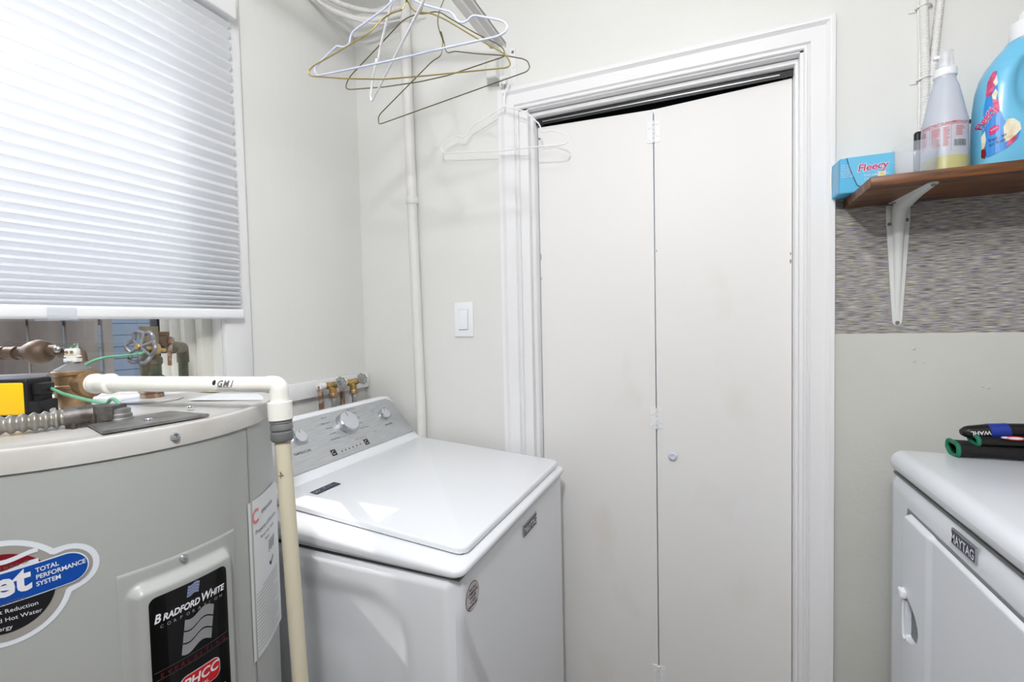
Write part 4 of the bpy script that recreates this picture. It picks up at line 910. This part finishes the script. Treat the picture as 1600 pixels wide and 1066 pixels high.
# coiled cables high in the corner
pn0 = Vector((.135, -.115, 0)); nn = Vector((1, -1.15, 0)).normalized()
def loop(pxs, r, name, label, ribs=False, m=CABLE):
    pts = spline([hit(u, v, pn0+nn*(.022 if r < .003 else 0), nn) for u, v in pxs], 30)
    if ribs:
        rr = []; acc = 0; q = None
        for p in pts:
            if q is not None: acc += (p-q).length
            q = p; rr.append(r+.0007*math.sin(acc/.0045*2*PI))
    else: rr = r
    b = bmesh.new(); tube(b, pts, rr, 12); return tag(add(name, b, m), label, 'cable', 'painted cables coiled high in the corner')
loop([(452, -60), (468, -22), (498, 4), (530, 21), (565, 30), (598, 29), (626, 21)], .0085, 'painted_cable', 'smooth white painted cable, outermost of the loops above the hangers')
loop([(470, -60), (488, -22), (512, -4), (542, 9), (575, 17), (604, 17), (626, 12)], .0075, 'armoured_cable', 'ribbed white armoured cable, inner loop above the hangers', True)
loop([(460, -60), (482, -14), (508, 9), (538, 24), (572, 35), (600, 36), (640, 28), (670, 27), (700, 20), (714, -8)], .0022, 'thin_cable', 'thin white cable hanging lowest below the painted loops')

# ================================================================== hanging rail on the back wall
RXc = .612
rl = thing('hanging_rail', (RXc, 0, 2.08), 'white clothes rail reaching out from its wall bracket above the door corner', 'rail')
e1 = ony(768, 93, -.01)
bm = bmesh.new(); box(bm, (RXc-.052, -1.05, e1.z+.003), (RXc, -.055, e1.z+.008), .001, 1); box(bm, (RXc-.004, -1.05, e1.z-.004), (RXc, -.055, e1.z+.012), .001, 1)
add('arm', bm, translucent('rail_plastic', (.95, .945, .94), .5, .4), rl)
bm = bmesh.new(); tube(bm, [(RXc-.022, -1.05, e1.z-.006), (RXc-.022, -.05, e1.z-.006)], .0035, 14); add('rod', bm, TRIM, rl)
bm = bmesh.new(); p = ony(770, 106, -.045); box(bm, (p.x-.020, -.058, p.z-.034), (p.x+.016, -.020, p.z+.030), .005, 3); add('end_cap', bm, mat('end_cap_plastic', (.86, .86, .84), .3), rl)
wp0 = ony(797, 76, 0); wp1 = ony(809, 137, 0)
bm = bmesh.new(); box(bm, (wp0.x, -.003, wp1.z), (wp1.x-.004, 0, wp0.z), .001, 1); pa_ = ony(782, 92, -.02); pb_ = ony(792, 140, -.02)
box(bm, (pa_.x, -.030, pb_.z), (pa_.x+.003, -.001, pa_.z), .001, 1); box(bm, (pa_.x, -.032, pb_.z+.012), (pa_.x+.020, -.029, pb_.z+.038), .001, 1); add('wall_plate', bm, TRIM, rl)
for u, v in ((801, 81.5), (801.5, 105), (802, 131)): screw(rl, ony(u, v, -.003), (0, -1, 0), .0045, .0025, m=ZINC if v < 90 else TRIM)
hs = ony(785, 134, -.032); screw(rl, hs, (0, -1, 0), .006, .004, m=CHROME)

# ================================================================== hangers
def hanger(name, pts, hook, ym, ph, r, m, label, rad_=.012, twist=None):
    """pts: outline traced on the hanger's own upright plane through (RXc, ym), turned by ph degrees"""
    n_ = Vector((math.sin(math.radians(ph)), math.cos(math.radians(ph)), 0)); o = Vector((RXc-.022, ym, 0))
    P = [hit(u, v, o, n_) for u, v in pts]; b = bmesh.new(); cl = smoothpts([P[-1]]+P+[P[0], P[1]], rad_, 4)
    cut = smoothpts(P, rad_, 4); tube(b, cut, r, 8, closed=False)
    apex = (P[0]+P[-1])/2; top = Vector((o.x, o.y, e1.z-.006))
    H = [apex]
    if twist: H.append(hit(twist[0], twist[1], o, n_))
    t_ = Vector((n_.y, -n_.x, 0)); rc = .017; c0 = Vector((top.x, top.y, top.z+.006+r-rc)) if not hook else None
    cen = top+Vector((0, 0, .006+r-rc+.0))
    for a in (-60, -20, 20, 60, 90, 130, 170, 200): H.append(cen+t_*rc*math.cos(math.radians(a))+Vector((0, 0, rc*math.sin(math.radians(a)))))
    hp_pts = spline(H, 6); tube(b, hp_pts, r, 8)
    for k in range(2):
        tw = []; d = (H[1]-H[0]); x1_, y1_, z1_ = frame_of(d)
        for i in range(40): a = i/39*5*2*PI+k*PI; tw.append(H[0]+d*min(1, .9*i/39)*min(1, .03/d.length)+(x1_*math.cos(a)+y1_*math.sin(a))*r*1.15)
        tube(b, tw, r*.75, 6)
    return tag(add(name, b, m), label, 'hanger', 'wire hangers on the white rail')
hanger('wire_hanger', [(634, 2), (629, 16), (612, 20), (596, 31), (578, 51), (530, 80), (488, 104), (481, 113), (485, 119), (540, 123), (600, 124), (660, 119), (791, 106), (798, 102), (795, 93), (788, 84), (745, 60), (695, 30), (672, 20), (650, 19), (643, 14), (637, 2)], None, -.60, -15, .0014, GOLDW, 'bright gold wire hanger spanning widest, level with the lavender one')
hanger('wire_hanger', [(654, 22), (640, 26), (628, 33), (590, 74), (549, 117), (542, 128), (540, 138), (546, 140), (600, 136), (655, 128), (700, 118), (786, 89), (789, 86), (787, 76), (778, 69), (745, 53), (700, 27), (690, 20), (680, 18), (666, 21), (658, 22)], None, -.44, 0, .0013, DGOLD, 'dark gold wire hanger tucked behind the bright gold one')
hanger('wire_hanger', [(692, 66), (691, 80), (688, 88), (676, 95), (594, 178), (591, 184), (592, 194), (597, 193), (823, 112), (828, 106), (825, 96), (818, 92), (790, 87), (745, 84), (710, 80), (700, 83), (696, 79), (694, 66)], None, -.375, -5, .0013, DGOLD, 'dark gold wire hanger hanging lowest, tilted, with twisted neck', twist=(684, 30))
hanger('wire_hanger', [(634, -22), (603, 12), (552, 49), (548, 56), (546, 68), (541, 73), (534, 74), (527, 71), (497, 100), (491, 108), (495, 118), (500, 118), (600, 97), (700, 74), (778, 57), (790, 50), (793, 42), (789, 35), (779, 31), (742, 24), (736, 26), (730, 33), (722, 36), (714, 33), (706, 19), (690, 15), (660, 7), (640, -4)], None, -.62, 0, .0019, LAVW, 'lavender coated hanger with shoulder notches on the white rail')
# white coated one seen almost end-on: turned so that its far tip shows
ph = 38.5; n_ = Vector((math.sin(math.radians(ph)), math.cos(math.radians(ph)), 0)); best = None
for i in range(60):
    ym = -.3-.01*i; q_ = hit(580, 158, (RXc-.022, ym, 0), n_); dd2 = abs(math.hypot(q_.x-RXc+.022, q_.y-ym)-.2)
    if best is None or dd2 < best[0]: best = (dd2, ym, q_)
_, ymw, tip = best; dv_ = Vector((tip.x-RXc+.022, tip.y-ymw, 0)).normalized(); zt = tip.z; b = bmesh.new(); ax_ = Vector((RXc-.022, ymw, 0))
loc = [(0, .105), (.045, .092), (.10, .070), (.115, .056), (.125, .052), (.132, .066), (.14, .062), (.188, .028), (.2, .012), (.196, .001), (.185, -.003)]
loc = loc+[(-s, z) for s, z in loc[::-1][0:]]
tube(b, smoothpts([ax_+dv_*s+Vector((0, 0, zt+z)) for s, z in loc], .01, 4), .0026, 8)
cen = Vector((ax_.x, ax_.y, e1.z-.002-.014)); H = [ax_+Vector((0, 0, zt+.105))]+[cen+dv_*.017*math.cos(math.radians(a))+Vector((0, 0, .017*math.sin(math.radians(a)))) for a in (-60, -20, 20, 60, 90, 130, 170, 200)]
tube(b, spline(H, 6), .0026, 8); tag(add('wire_hanger', b, WHITEW), 'white coated hanger turned nearly end-on, nearest the window', 'hanger', 'wire hangers on the white rail')
# white hanger on the bracket screw
wpl = -.050; W2 = [(788, 166), (735, 199), (729, 212), (723, 215), (714, 211), (694, 224), (689, 231), (691, 238), (698, 239), (780, 236), (830, 230), (880, 226), (887, 222), (888, 214), (884, 209), (860, 203), (850, 207), (846, 205), (843, 194), (820, 174)]
P = [ony(u, v, wpl) for u, v in W2]; b = bmesh.new(); tube(b, smoothpts(P+[P[0]], .01, 4), .0020, 8)
tube(b, spline([P[0], ony(789, 145, wpl), ony(796, 130, -.046), ony(794, 121, -.044), ony(786, 121, -.042), ony(781, 128, -.040), ony(783, 136, -.038)], 8), .0020, 8)
tag(add('wire_hanger', b, WHITEW), 'white coated hanger hooked on the wall bracket, overlapping the door frame', 'hanger')

# ================================================================== light switch
p = ony(725.5, 499.5, 0); sw = thing('light_switch', (p.x, 0, p.z), 'white rocker light switch on the wall left of the door', 'light switch')
add('wall_plate', box(bmesh.new(), (p.x-.035, -.006, p.z-.0575), (p.x+.035, 0, p.z+.0575), .0022, 3), SWITCH, sw)
bm = bmesh.new(); box(bm, (p.x-.0175, -.0068, p.z-.034), (p.x+.0175, -.0055, p.z+.034), .0005, 1); add('bezel', bm, mat('switch_bezel_grey', (.80, .81, .84), .4), sw)  # slightly greyer rim round the rocker
bm = bmesh.new(); box(bm, (p.x-.0160, -.0125, p.z-.0325), (p.x+.0160, -.006, p.z+.0325), .0012, 2)
for v in bm.verts:
    if v.co.y < -.009: v.co.y += .004*max(0, (v.co.z-p.z)/.0325)+.001
add('rocker', bm, SWITCH, sw)

# ================================================================== shelf and bracket
SZ0, SZ1 = 1.588, 1.608
shf = tag(add('wall_shelf', box(bmesh.new(), (1.471, -.210, SZ0), (2.16, -.001, SZ1), .0015, 2), WOOD), 'dark stained wooden shelf board above the grey wallpaper strip', 'shelf')
bk = thing('shelf_bracket', (1.578, 0, 1.5), 'white pressed steel shelf bracket with screws under the wooden shelf', 'shelf bracket')
bx = 1.578; bm = bmesh.new()
def flange(bm, pts, th): prism(bm, pts, th)
vp_ = [(bx-.023, 1.5845), (bx+.023, 1.5845), (bx+.023, 1.555), (bx+.009, 1.308), (bx+.004, 1.302), (bx-.004, 1.302), (bx-.009, 1.308), (bx-.023, 1.555)]
prism(bm, [(x, -.0026, z) for x, z in vp_], (0, -.0022, 0)); add('wall_flange', bm, BRKT, bk, smooth=20)
bm = bmesh.new(); hv = [(bx-.023, -.020), (bx+.023, -.020), (bx+.009, -.192), (bx+.003, -.198), (bx-.003, -.198), (bx-.009, -.192)]
prism(bm, [(x, y, SZ0-.0005) for x, y in hv], (0, 0, -.0022)); add('shelf_flange', bm, BRKT, bk, smooth=20)
# raised rib: tapered half-round running down the wall, round the corner and out under the shelf
path = [(0, -.004, 1.306), (0, -.008, 1.36), (0, -.014, 1.44), (0, -.019, 1.52), (0, -.026, 1.556), (0, -.044, SZ0-.022), (0, -.075, SZ0-.0165), (0, -.12, SZ0-.011), (0, -.17, SZ0-.006), (0, -.193, SZ0-.0025)]
wid = [.004, .0055, .008, .0105, .0135, .0145, .0125, .0095, .006, .004]
path = spline([(a, b_2, c_2) for a, b_2, c_2 in path], 4); wid = [wid[min(9, i//4)]+(wid[min(9, i//4+1)]-wid[min(9, i//4)])*(i % 4)/4 for i in range(len(path))]
bm = bmesh.new(); V = []
for p, w in zip(path, wid):
    row = []
    for k in range(9):
        a = PI*k/8; cxk = math.cos(a); sk = math.sin(a)
        cy = p.y*(sk**.6) - .0035*(1-sk**.6) if p.z < 1.558 else p.y
        # interpolate between the rib crest (p) and its foot on wall or shelf
        foot = Vector((0, -.0048, p.z)) if p.z < 1.545 else (Vector((0, p.y, SZ0-.0027)) if p.y < -.048 else Vector((0, -.0048-(p.z-1.545)*.9, min(p.z+.022, SZ0-.0027))))
        q_ = foot.lerp(Vector((0, p.y, p.z)), sk**.55); row.append(bm.verts.new((bx+cxk*w, q_.y, q_.z)))
    V.append(row)
for a, b_3 in zip(V, V[1:]):
    for k in range(8): bm.faces.new((a[k], a[k+1], b_3[k+1], b_3[k]))
bm.faces.new(V[0]); bm.faces.new(V[-1][::-1]); add('rib', bm, BRKT, bk, smooth=60)
for o_, a_2 in (((bx-.0165, -.0048, 1.541), (0, -1, 0)), ((bx+.0165, -.0048, 1.548), (0, -1, 0)), ((bx, -.0062, 1.3085), (0, -1, 0)), ((bx-.0165, -.034, SZ0-.0027), (0, 0, -1)), ((bx+.001, -.188, SZ0-.005), (0, 0, -1))): screw(bk, o_, a_2, .0042, .0022, m=ZINC)

# ---- softener sheet box, hanging over the shelf end
A = onz(1312, 303, SZ1+.001); x0 = 1.4465
bx_ = thing('dryer_sheet_box', (1.52, -.05, SZ1), 'blue carton of dryer sheets overhanging the left end of the wooden shelf', 'box')
ztop = ony(1310, 249, A.y).z; y0b, y1b = A.y, -.006; x1b = ony(1399, 249, A.y).x; H_ = ztop-SZ1-.001
bm = bmesh.new(); prism(bm, [(x0, y0b, SZ1+.0008), (x1b, y0b, SZ1+.0008), (x1b, y1b, SZ1+.0008), (x0-.006, y1b, SZ1+.0008)], (0, 0, H_)); bmesh.ops.bevel(bm, geom=bm.edges[:], offset=.0015, segments=2, affect='EDGES')
add('carton', bm, SKYB2, bx_, smooth=30)
ym_ = planemap((x0, y0b, SZ1+.001), (1, 0, 0), (0, 0, 1), (0, -1, 0)); Wb = x1b-x0
# front flap: raised card with curved tuck edge
fp = [(.014, H_), (.022, H_*.62), (.034, .016), (.040, .0125), (.052, .012), (.062, .018), (.072, .0235), (.085, .0255), (Wb-.001, .022), (Wb-.001, H_)]
bm = bmesh.new(); prism(bm, [ym_(s, t, .0004) for s, t in fp], (0, -.0012, 0)); fl_ = add('tuck_flap', bm, mat('flap_blue', (.42, .76, .91), .4), bx_, smooth=0)
decal('flap_dark_line', [[(a+.0, b) for a, b in ((.0125, H_), (.0205, H_*.61), (.033, .0145), (.040, .0105), (.052, .0100), (.062, .0165), (.072, .0215), (.085, .0235), (Wb-.001, .020), (Wb-.001, .0222), (.085, .0257), (.0725, .0237), (.0615, .0187), (.052, .0122), (.0405, .0127), (.035, .017), (.022, H_*.63), (.014, H_))]], ym_, mat('flap_line_navy', (.10, .22, .34), .6), bx_, .0006, curved=False)  # dark line following the curved tuck edge
text('carton_wordmark_edge', [('Fleecy', .0225, .0335, H_*.56, dict(rot=.06, shear=.2, bold=.0014))], ym_, WHITEI, bx_, .0020)
text('carton_wordmark', [('Fleecy', .0225, .0335, H_*.56, dict(rot=.06, shear=.2, bold=.0002))], ym_, MAG, bx_, .0024)
decal('carton_flower', [[(.079+(.0095+.0028*math.cos(8*a))*math.cos(a), H_*.44+(.0068+.002*math.cos(8*a))*math.sin(a)) for a in [i*2*PI/64 for i in range(64)]]], ym_, WHITEI, bx_, .0020, curved=False)
decal('carton_flower_heart', [ell(.079, H_*.44, .0038, .003, 14)], ym_, YELI, bx_, .0024, curved=False)
text('carton_small_print', [('fresh air', .0065, .046, H_*.42, {}), ('dryer sheets', .0055, .046, H_*.32, {})], ym_, WHITEI, bx_, .0020)
text('carton_side_print', [('Pour un linge\ndoux et frais\nadoucissant\nen feuilles\nRepels lint\nhair and fuzz\nreduces static', .0046, .0025, H_*.78, {})], ym_, WHITEI, bx_, .0008)
em = planemap((x0-.0005, y0b, SZ1+.001), (-.006, .0, 0), (0, 0, 1), (-1, 0, 0)); L_ = Vector((-.006, y1b-y0b, 0)); ld = L_.normalized()
em = planemap((x0, y0b, SZ1+.001), -ld, (0, 0, 1), Vector((-ld.y, ld.x, 0))); le = L_.length
decal('carton_end_panel', [[(-le*.62, .004), (-.002, .004), (-.002, H_-.004), (-le*.62, H_-.006)]], em, mat('panel_blue', (.50, .72, .86), .45), bx_, .0006, curved=False)
decal('price_sticker', [rrect(-le*.93, H_*.28, -le*.68, H_*.86, .002)], em, WHITEI, bx_, .0006, curved=False)
decal('price_sticker_face', [rrect(-le*.91, H_*.32, -le*.71, H_*.82, .002)], em, YELI, bx_, .0009, curved=False)

# ---- measuring cup
cc_ = (ony(1397, 250, -.150)+ony(1464, 250, -.150))/2; rb = (ony(1461, 262, -.15).x-ony(1399, 262, -.15).x)/2; rt_ = (ony(1467, 228, -.15).x-ony(1396, 228, -.15).x)/2
zc = ony(1430, 228, -.15).z; cu = thing('measuring_cup', (cc_.x, -.150, SZ1), 'clear plastic dosing cup standing on the shelf in front of the spray bottle', 'cup')
bm = bmesh.new(); h_ = zc-SZ1
lathe(bm, [(.001, .0008), (rb-.002, .0008), (rb, .004), (rt_, h_), (rt_-.0014, h_), (rb-.0014, .005), (rb-.003, .0028), (.001, .0028)], (cc_.x, -.150, SZ1), (0, 0, 1), 48, caps=False); add('cup_wall', bm, CLEARP, cu)
# ---- black handle behind the cup
b0 = ony(1434, 207, -.028); bm = bmesh.new(); box(bm, (b0.x-.0085, -.040, SZ1), (b0.x+.0085, -.026, b0.z), .006, 4); tag(add('black_handle', bm, BLACKP), 'black plastic handle standing on the shelf behind the clear cup', 'handle')
# ---- spray bottle
sx, sy = 1.6275, -.098; sb = thing('spray_bottle', (sx, sy, SZ1), 'translucent spray bottle with red printed label and a little yellow liquid', 'bottle')
zb = lambda v: ony(1478, v, sy).z-SZ1
prof_ = [(.001, .0005), (.034, .0005), (.0375, .004), (.0378, .05), (.0378, zb(205)), (.0372, zb(192)), (.0335, zb(180)), (.0285, zb(160)), (.0225, zb(138)), (.0180, zb(128)), (.0172, zb(124)), (.0180, zb(122)), (.0180, zb(119)), (.0150, zb(118))]
bm = bmesh.new(); lathe(bm, prof_, (sx, sy, SZ1), (0, 0, 1), 48); sbb = add('bottle_shell', bm, HDPE, sb)
bm = bmesh.new(); lathe(bm, [(.0378, .0015), (.03805, .004), (.03805, zb(251)), (.0378, zb(250))], (sx, sy, SZ1), (0, 0, 1), 48, caps=False); add('liquid', bm, translucent('liquid_seen_through_shell', (.85, .84, .60), .3, .35), sb)['label'] = 'yellow liquid in the bottom'
tha = math.atan2(CAM.y-sy, CAM.x-sx); sm_ = cylmap(sx, sy, .0381, tha, SZ1)
ztl = zb(201); zbl = zb(247)
red = []
red.append([(-.046, ztl-.004), (.038, ztl-.004), (.038, ztl-.0032), (-.046, ztl-.0032)])
for x in (-.024, .0105): red.append([(x, zbl+.004), (x+.0004, zbl+.004), (x+.0004, ztl-.004), (x, ztl-.004)])
rs = random.Random(3)
for x0_, x1_ in ((-.045, -.027), (-.021, -.005), (-.002, .009), (.018, .036)):
    for i in range(13 if x0_ < .01 else 7):
        z_ = ztl-.009-i*.0030; red.append([(x0_, z_), (x0_+(x1_-x0_)*rs.uniform(.5, 1), z_), (x0_+(x1_-x0_)*rs.uniform(.5, 1), z_+.0012), (x0_, z_+.0012)])
decal('label_print', red, sm_, mat('label_red', (.82, .33, .36), .5), sbb, .0004)
text('label_heading', [('DISINFECTANT CLEANER', .0055, -.045, ztl-.0015, dict(bold=.0001)), ('PRECAUTIONS', .0055, .013, ztl-.0015, dict(bold=.0001))], sm_, mat('label_red2', (.80, .25, .28), .5), sbb, .0004)
bars = []; xx = .015
while xx < .037: w = rs.choice((.0004, .0008, .0012)); bars.append([(xx, zbl+.013), (xx+w, zbl+.013), (xx+w, zbl+.026), (xx, zbl+.026)]); xx += w+.0006
decal('label_barcode', bars, sm_, INKG, sbb, .0004)
bm = bmesh.new(); lathe(bm, [(.0190, zb(121)), (.0195, zb(119.5)), (.0190, zb(110)), (.0150, zb(107)), (.008, zb(106)), (.0075, zb(100)), (.006, zb(99))], (sx, sy, SZ1), (0, 0, 1), 32); add('collar', bm, WHITEW, sb)
bm = bmesh.new(); lathe(bm, [(.006, zb(101)), (.0065, zb(93)), (.008, zb(91)), (.008, zb(86)), (.005, zb(85))], (sx, sy, SZ1), (0, 0, 1), 20); box(bm, (sx-.020, sy-.006, SZ1+zb(92)), (sx, sy+.004, SZ1+zb(86)), .002, 2); add('spray_head', bm, WHITEW, sb)
bm = bmesh.new(); lathe(bm, [(.0140, zb(107)), (.0128, zb(82)), (.0118, zb(81)), (.0005, zb(81))], (sx, sy, SZ1), (0, 0, 1), 28, caps=False); add('clear_cap', bm, CLEARC, sb)

# ---- blue softener jug
jy = -.105; jg = thing('softener_jug', (1.77, jy, SZ1), 'large blue fabric softener jug with white cap and floral label at right end of shelf', 'jug')
X = lambda u, v: ony(u, v, jy-.02).x
rows_ = []
left = [(1531, 262), (1530, 245), (1530, 225), (1530, 195), (1532, 165), (1536, 138), (1543, 116), (1553, 98), (1565, 82), (1578, 68), (1582, 62)]
prev = None
zl = [ony(u, v, jy-.02).z for u, v in left]; xl = [X(u, v) for u, v in left]
zl[0] = SZ1+.0008
xr = [1.868, 1.872, 1.873, 1.873, 1.870, 1.864, 1.852, 1.835, 1.815, 1.796, 1.788]
dp = [.042, .047, .048, .048, .047, .046, .044, .041, .036, .029, .025]
bm = bmesh.new(); R = []; NS = 64
def interp(arr, t):
    i = min(len(arr)-2, int(t)); f = t-i; return arr[i]*(1-f)+arr[i+1]*f
NR = 50
for j in range(NR+1):
    t = j/NR*(len(zl)-1); z = interp(zl, t); a = interp(xl, t); c = interp(xr, t); d = interp(dp, t); mx_ = (a+c)/2; hw_ = (c-a)/2; n_e = 3.2 if t < 7 else 2.6; row = []
    for k in range(NS):
        th = 2*PI*k/NS; cx, cy = math.cos(th), math.sin(th); row.append(bm.verts.new((mx_+math.copysign(abs(cx)**(2/n_e), cx)*hw_, jy+math.copysign(abs(cy)**(2/n_e), cy)*d, z)))
    R.append(row)
for a, c in zip(R, R[1:]):
    for k in range(NS): bm.faces.new((a[k], a[(k+1) % NS], c[(k+1) % NS], c[k]))
bm.faces.new(R[0][::-1]); bm.faces.new(R[-1])
# pinched grip: surface falls in around the handle and a hole goes right through
hx, hz = 1.782, 1.768
for v in bm.verts:
    q2 = math.hypot((v.co.x-hx)/.072, (v.co.z-hz)/.088); f_ = 1-sst(.78, 1.0, q2)
    v.co.y = jy+(v.co.y-jy)*(1-.30*f_)
jb_ = add('jug_body', bm, SKYB, jg, smooth=60)
ct = bmesh.new(); o2 = [(hx+.040*math.cos(2*PI*k/40), jy-.1, hz+.050*math.sin(2*PI*k/40)) for k in range(40)]; prism(ct, o2, (0, .2, 0)); bmesh.ops.recalc_face_normals(ct, faces=ct.faces)
cme = D.meshes.new('cut'); ct.to_mesh(cme); ct.free(); co = D.objects.new('cut', cme); COL.objects.link(co)
md = jb_.modifiers.new('b', 'BOOLEAN'); md.object = co; md.operation = 'DIFFERENCE'; md.solver = 'EXACT'
dgp = bpy.context.evaluated_depsgraph_get(); dgp.update(); nm_ = D.meshes.new_from_object(jb_.evaluated_get(dgp)); jb_.modifiers.clear()
if len(nm_.polygons) > 200: jb_.data = nm_; nm_.name = 'jug_body'
D.objects.remove(co)
JN = Vector((-.41, -.91, 0)).normalized(); JR = Vector((-JN.y, JN.x, 0)); JO = Vector((1.705, jy-.035, 0))
jm = raymap(jb_, JO, JR, (0, 0, 1), JN)
def jp(l):
    q = [hit(u, v, JO, JN) for u, v in l]; return [((p-JO).dot(JR), p.z) for p in q]
decal('label_field', [jp([(1533, 245), (1534, 215), (1537, 170), (1543, 140), (1551, 112), (1558, 111), (1559, 130), (1559, 150), (1562, 172), (1570, 190), (1585, 200), (1595, 204), (1590, 218), (1572, 234), (1545, 247)])], jm, LBLUE, jb_, .0008, step=.006)
for pg in [jp([(1540, 150), (1543, 128), (1551, 112), (1557, 111), (1556, 132), (1550, 148), (1543, 154)]), jp([(1551, 156), (1560, 156), (1562, 170), (1560, 178), (1552, 172)]), jp([(1572, 228), (1576, 220), (1586, 210), (1590, 214), (1584, 224), (1574, 230)])]: decal('label_flower_pink', [pg], jm, PINKP, jb_, .0012, step=.006)
for pg in [jp([(1552, 130), (1558, 117), (1559, 132), (1556, 136)]), jp([(1550, 150), (1556, 140), (1559, 146), (1556, 158), (1551, 156)]), jp([(1569, 216), (1568, 200), (1574, 188), (1584, 186), (1594, 192), (1596, 202), (1588, 211), (1578, 220), (1570, 224)]), jp([(1534, 236), (1533, 215), (1539, 206), (1541, 220), (1538, 234)])]: decal('label_petals', [pg], jm, CREAM, jb_, .0013, step=.006)
decal('label_red_fruit', [jp([(1533, 247), (1533, 236), (1539, 230), (1541, 242), (1539, 249)])], jm, DRED, jb_, .0014, step=.006)
decal('label_badge_mark', [jp([(1545, 208), (1547, 202), (1556, 197), (1561, 198), (1561, 204), (1555, 210), (1547, 214)])], jm, MAG, jb_, .0015, step=.006)
o3 = jp([(1535, 205)])[0]; an = math.atan2(jp([(1555, 176)])[0][1]-o3[1], jp([(1555, 176)])[0][0]-o3[0])
text('label_wordmark_edge', [('Fleecy', .0235, o3[0], o3[1], dict(rot=an, shear=.2, bold=.0011, width=.66))], jm, WHITEI, jb_, .0022)
text('label_wordmark', [('Fleecy', .0235, o3[0], o3[1], dict(rot=an, shear=.2, bold=.0002, width=.66))], jm, MAG, jb_, .0032)
o4 = jp([(1545, 224)])[0]; text('label_small_print', [('fresh air', .0080, o4[0], o4[1], dict(rot=.25)), ('air frais', .0080, o4[0]+.001, o4[1]-.009, dict(rot=.25))], jm, NAVY, jb_, .0028)
o5 = jp([(1548, 206.5)])[0]; text('label_badge_text', [('soft+', .0052, o5[0], o5[1]-.001, dict(rot=.3))], jm, WHITEI, jb_, .0019)
bm = bmesh.new(); ncx = (xl[-1]+xr[-1])/2; zn = zl[-1]
lathe(bm, [(.0245, 0), (.026, .003), (.026, .006), (.0225, .007), (.0275, .008), (.0285, .011), (.0275, .040), (.0250, .0425), (.015, .0430), (.0145, .060), (.012, .062), (.0005, .062)], (ncx, jy, zn-.004), (0, 0, 1), 56); cpj = add('cap', bm, WHITEW, jg); cpj['label'] = 'white screw cap'

# ---- conduits on the wall above the shelf
def conduit(pxs, r, y, name, label, ribs=True):
    pts = spline([ony(u, v, y) for u, v in pxs], 60)
    rr = r
    if ribs:
        rr = []; acc = 0; q = None
        for p in pts:
            if q is not None: acc += (p-q).length
            q = p; rr.append(r+.0006*math.sin(acc/.0062*2*PI))
    b = bmesh.new(); tube(b, pts, rr, 14); return tag(add(name, b, CABLE), label, 'cable', 'painted cables on the wall above the shelf')
conduit([(1443, -200), (1443, -60), (1443, 0), (1445, 70), (1446, 140), (1444, 205), (1441, 272)], .0085, -.010, 'armoured_cable', 'thick ribbed white cable running straight down the wall behind the shelf')
conduit([(1476, -200), (1473, -60), (1469, 0), (1464, 45), (1459, 95), (1455, 145), (1452, 185), (1455, 215), (1457, 262)], .0075, -.0095, 'armoured_cable', 'thinner ribbed white cable bending behind the spray bottle')
conduit([(1434, -60), (1435, 10), (1437, 70), (1437, 130), (1436, 200), (1434, 262)], .0030, -.0045, 'thin_cable', 'slim smooth white cable left of the ribbed ones', False)
for (u, v) in ((1441, 14), (1443, 126)):
    p = ony(u, v, 0); b = bmesh.new(); 
    tube(b, [(p.x-.014, -.004, p.z), (p.x-.010, -.014, p.z), (p.x, -.0205, p.z+.001), (p.x+.010, -.014, p.z+.001), (p.x+.016, -.004, p.z)], .0022, 8); box(b, (p.x-.026, -.003, p.z-.006), (p.x-.012, 0, p.z+.005), .001, 1)
    tag(add('cable_strap', b, CABLE), 'upper white strap pinning the ribbed cable to the wall' if v < 50 else 'lower white strap pinning the ribbed cable to the wall', 'strap')
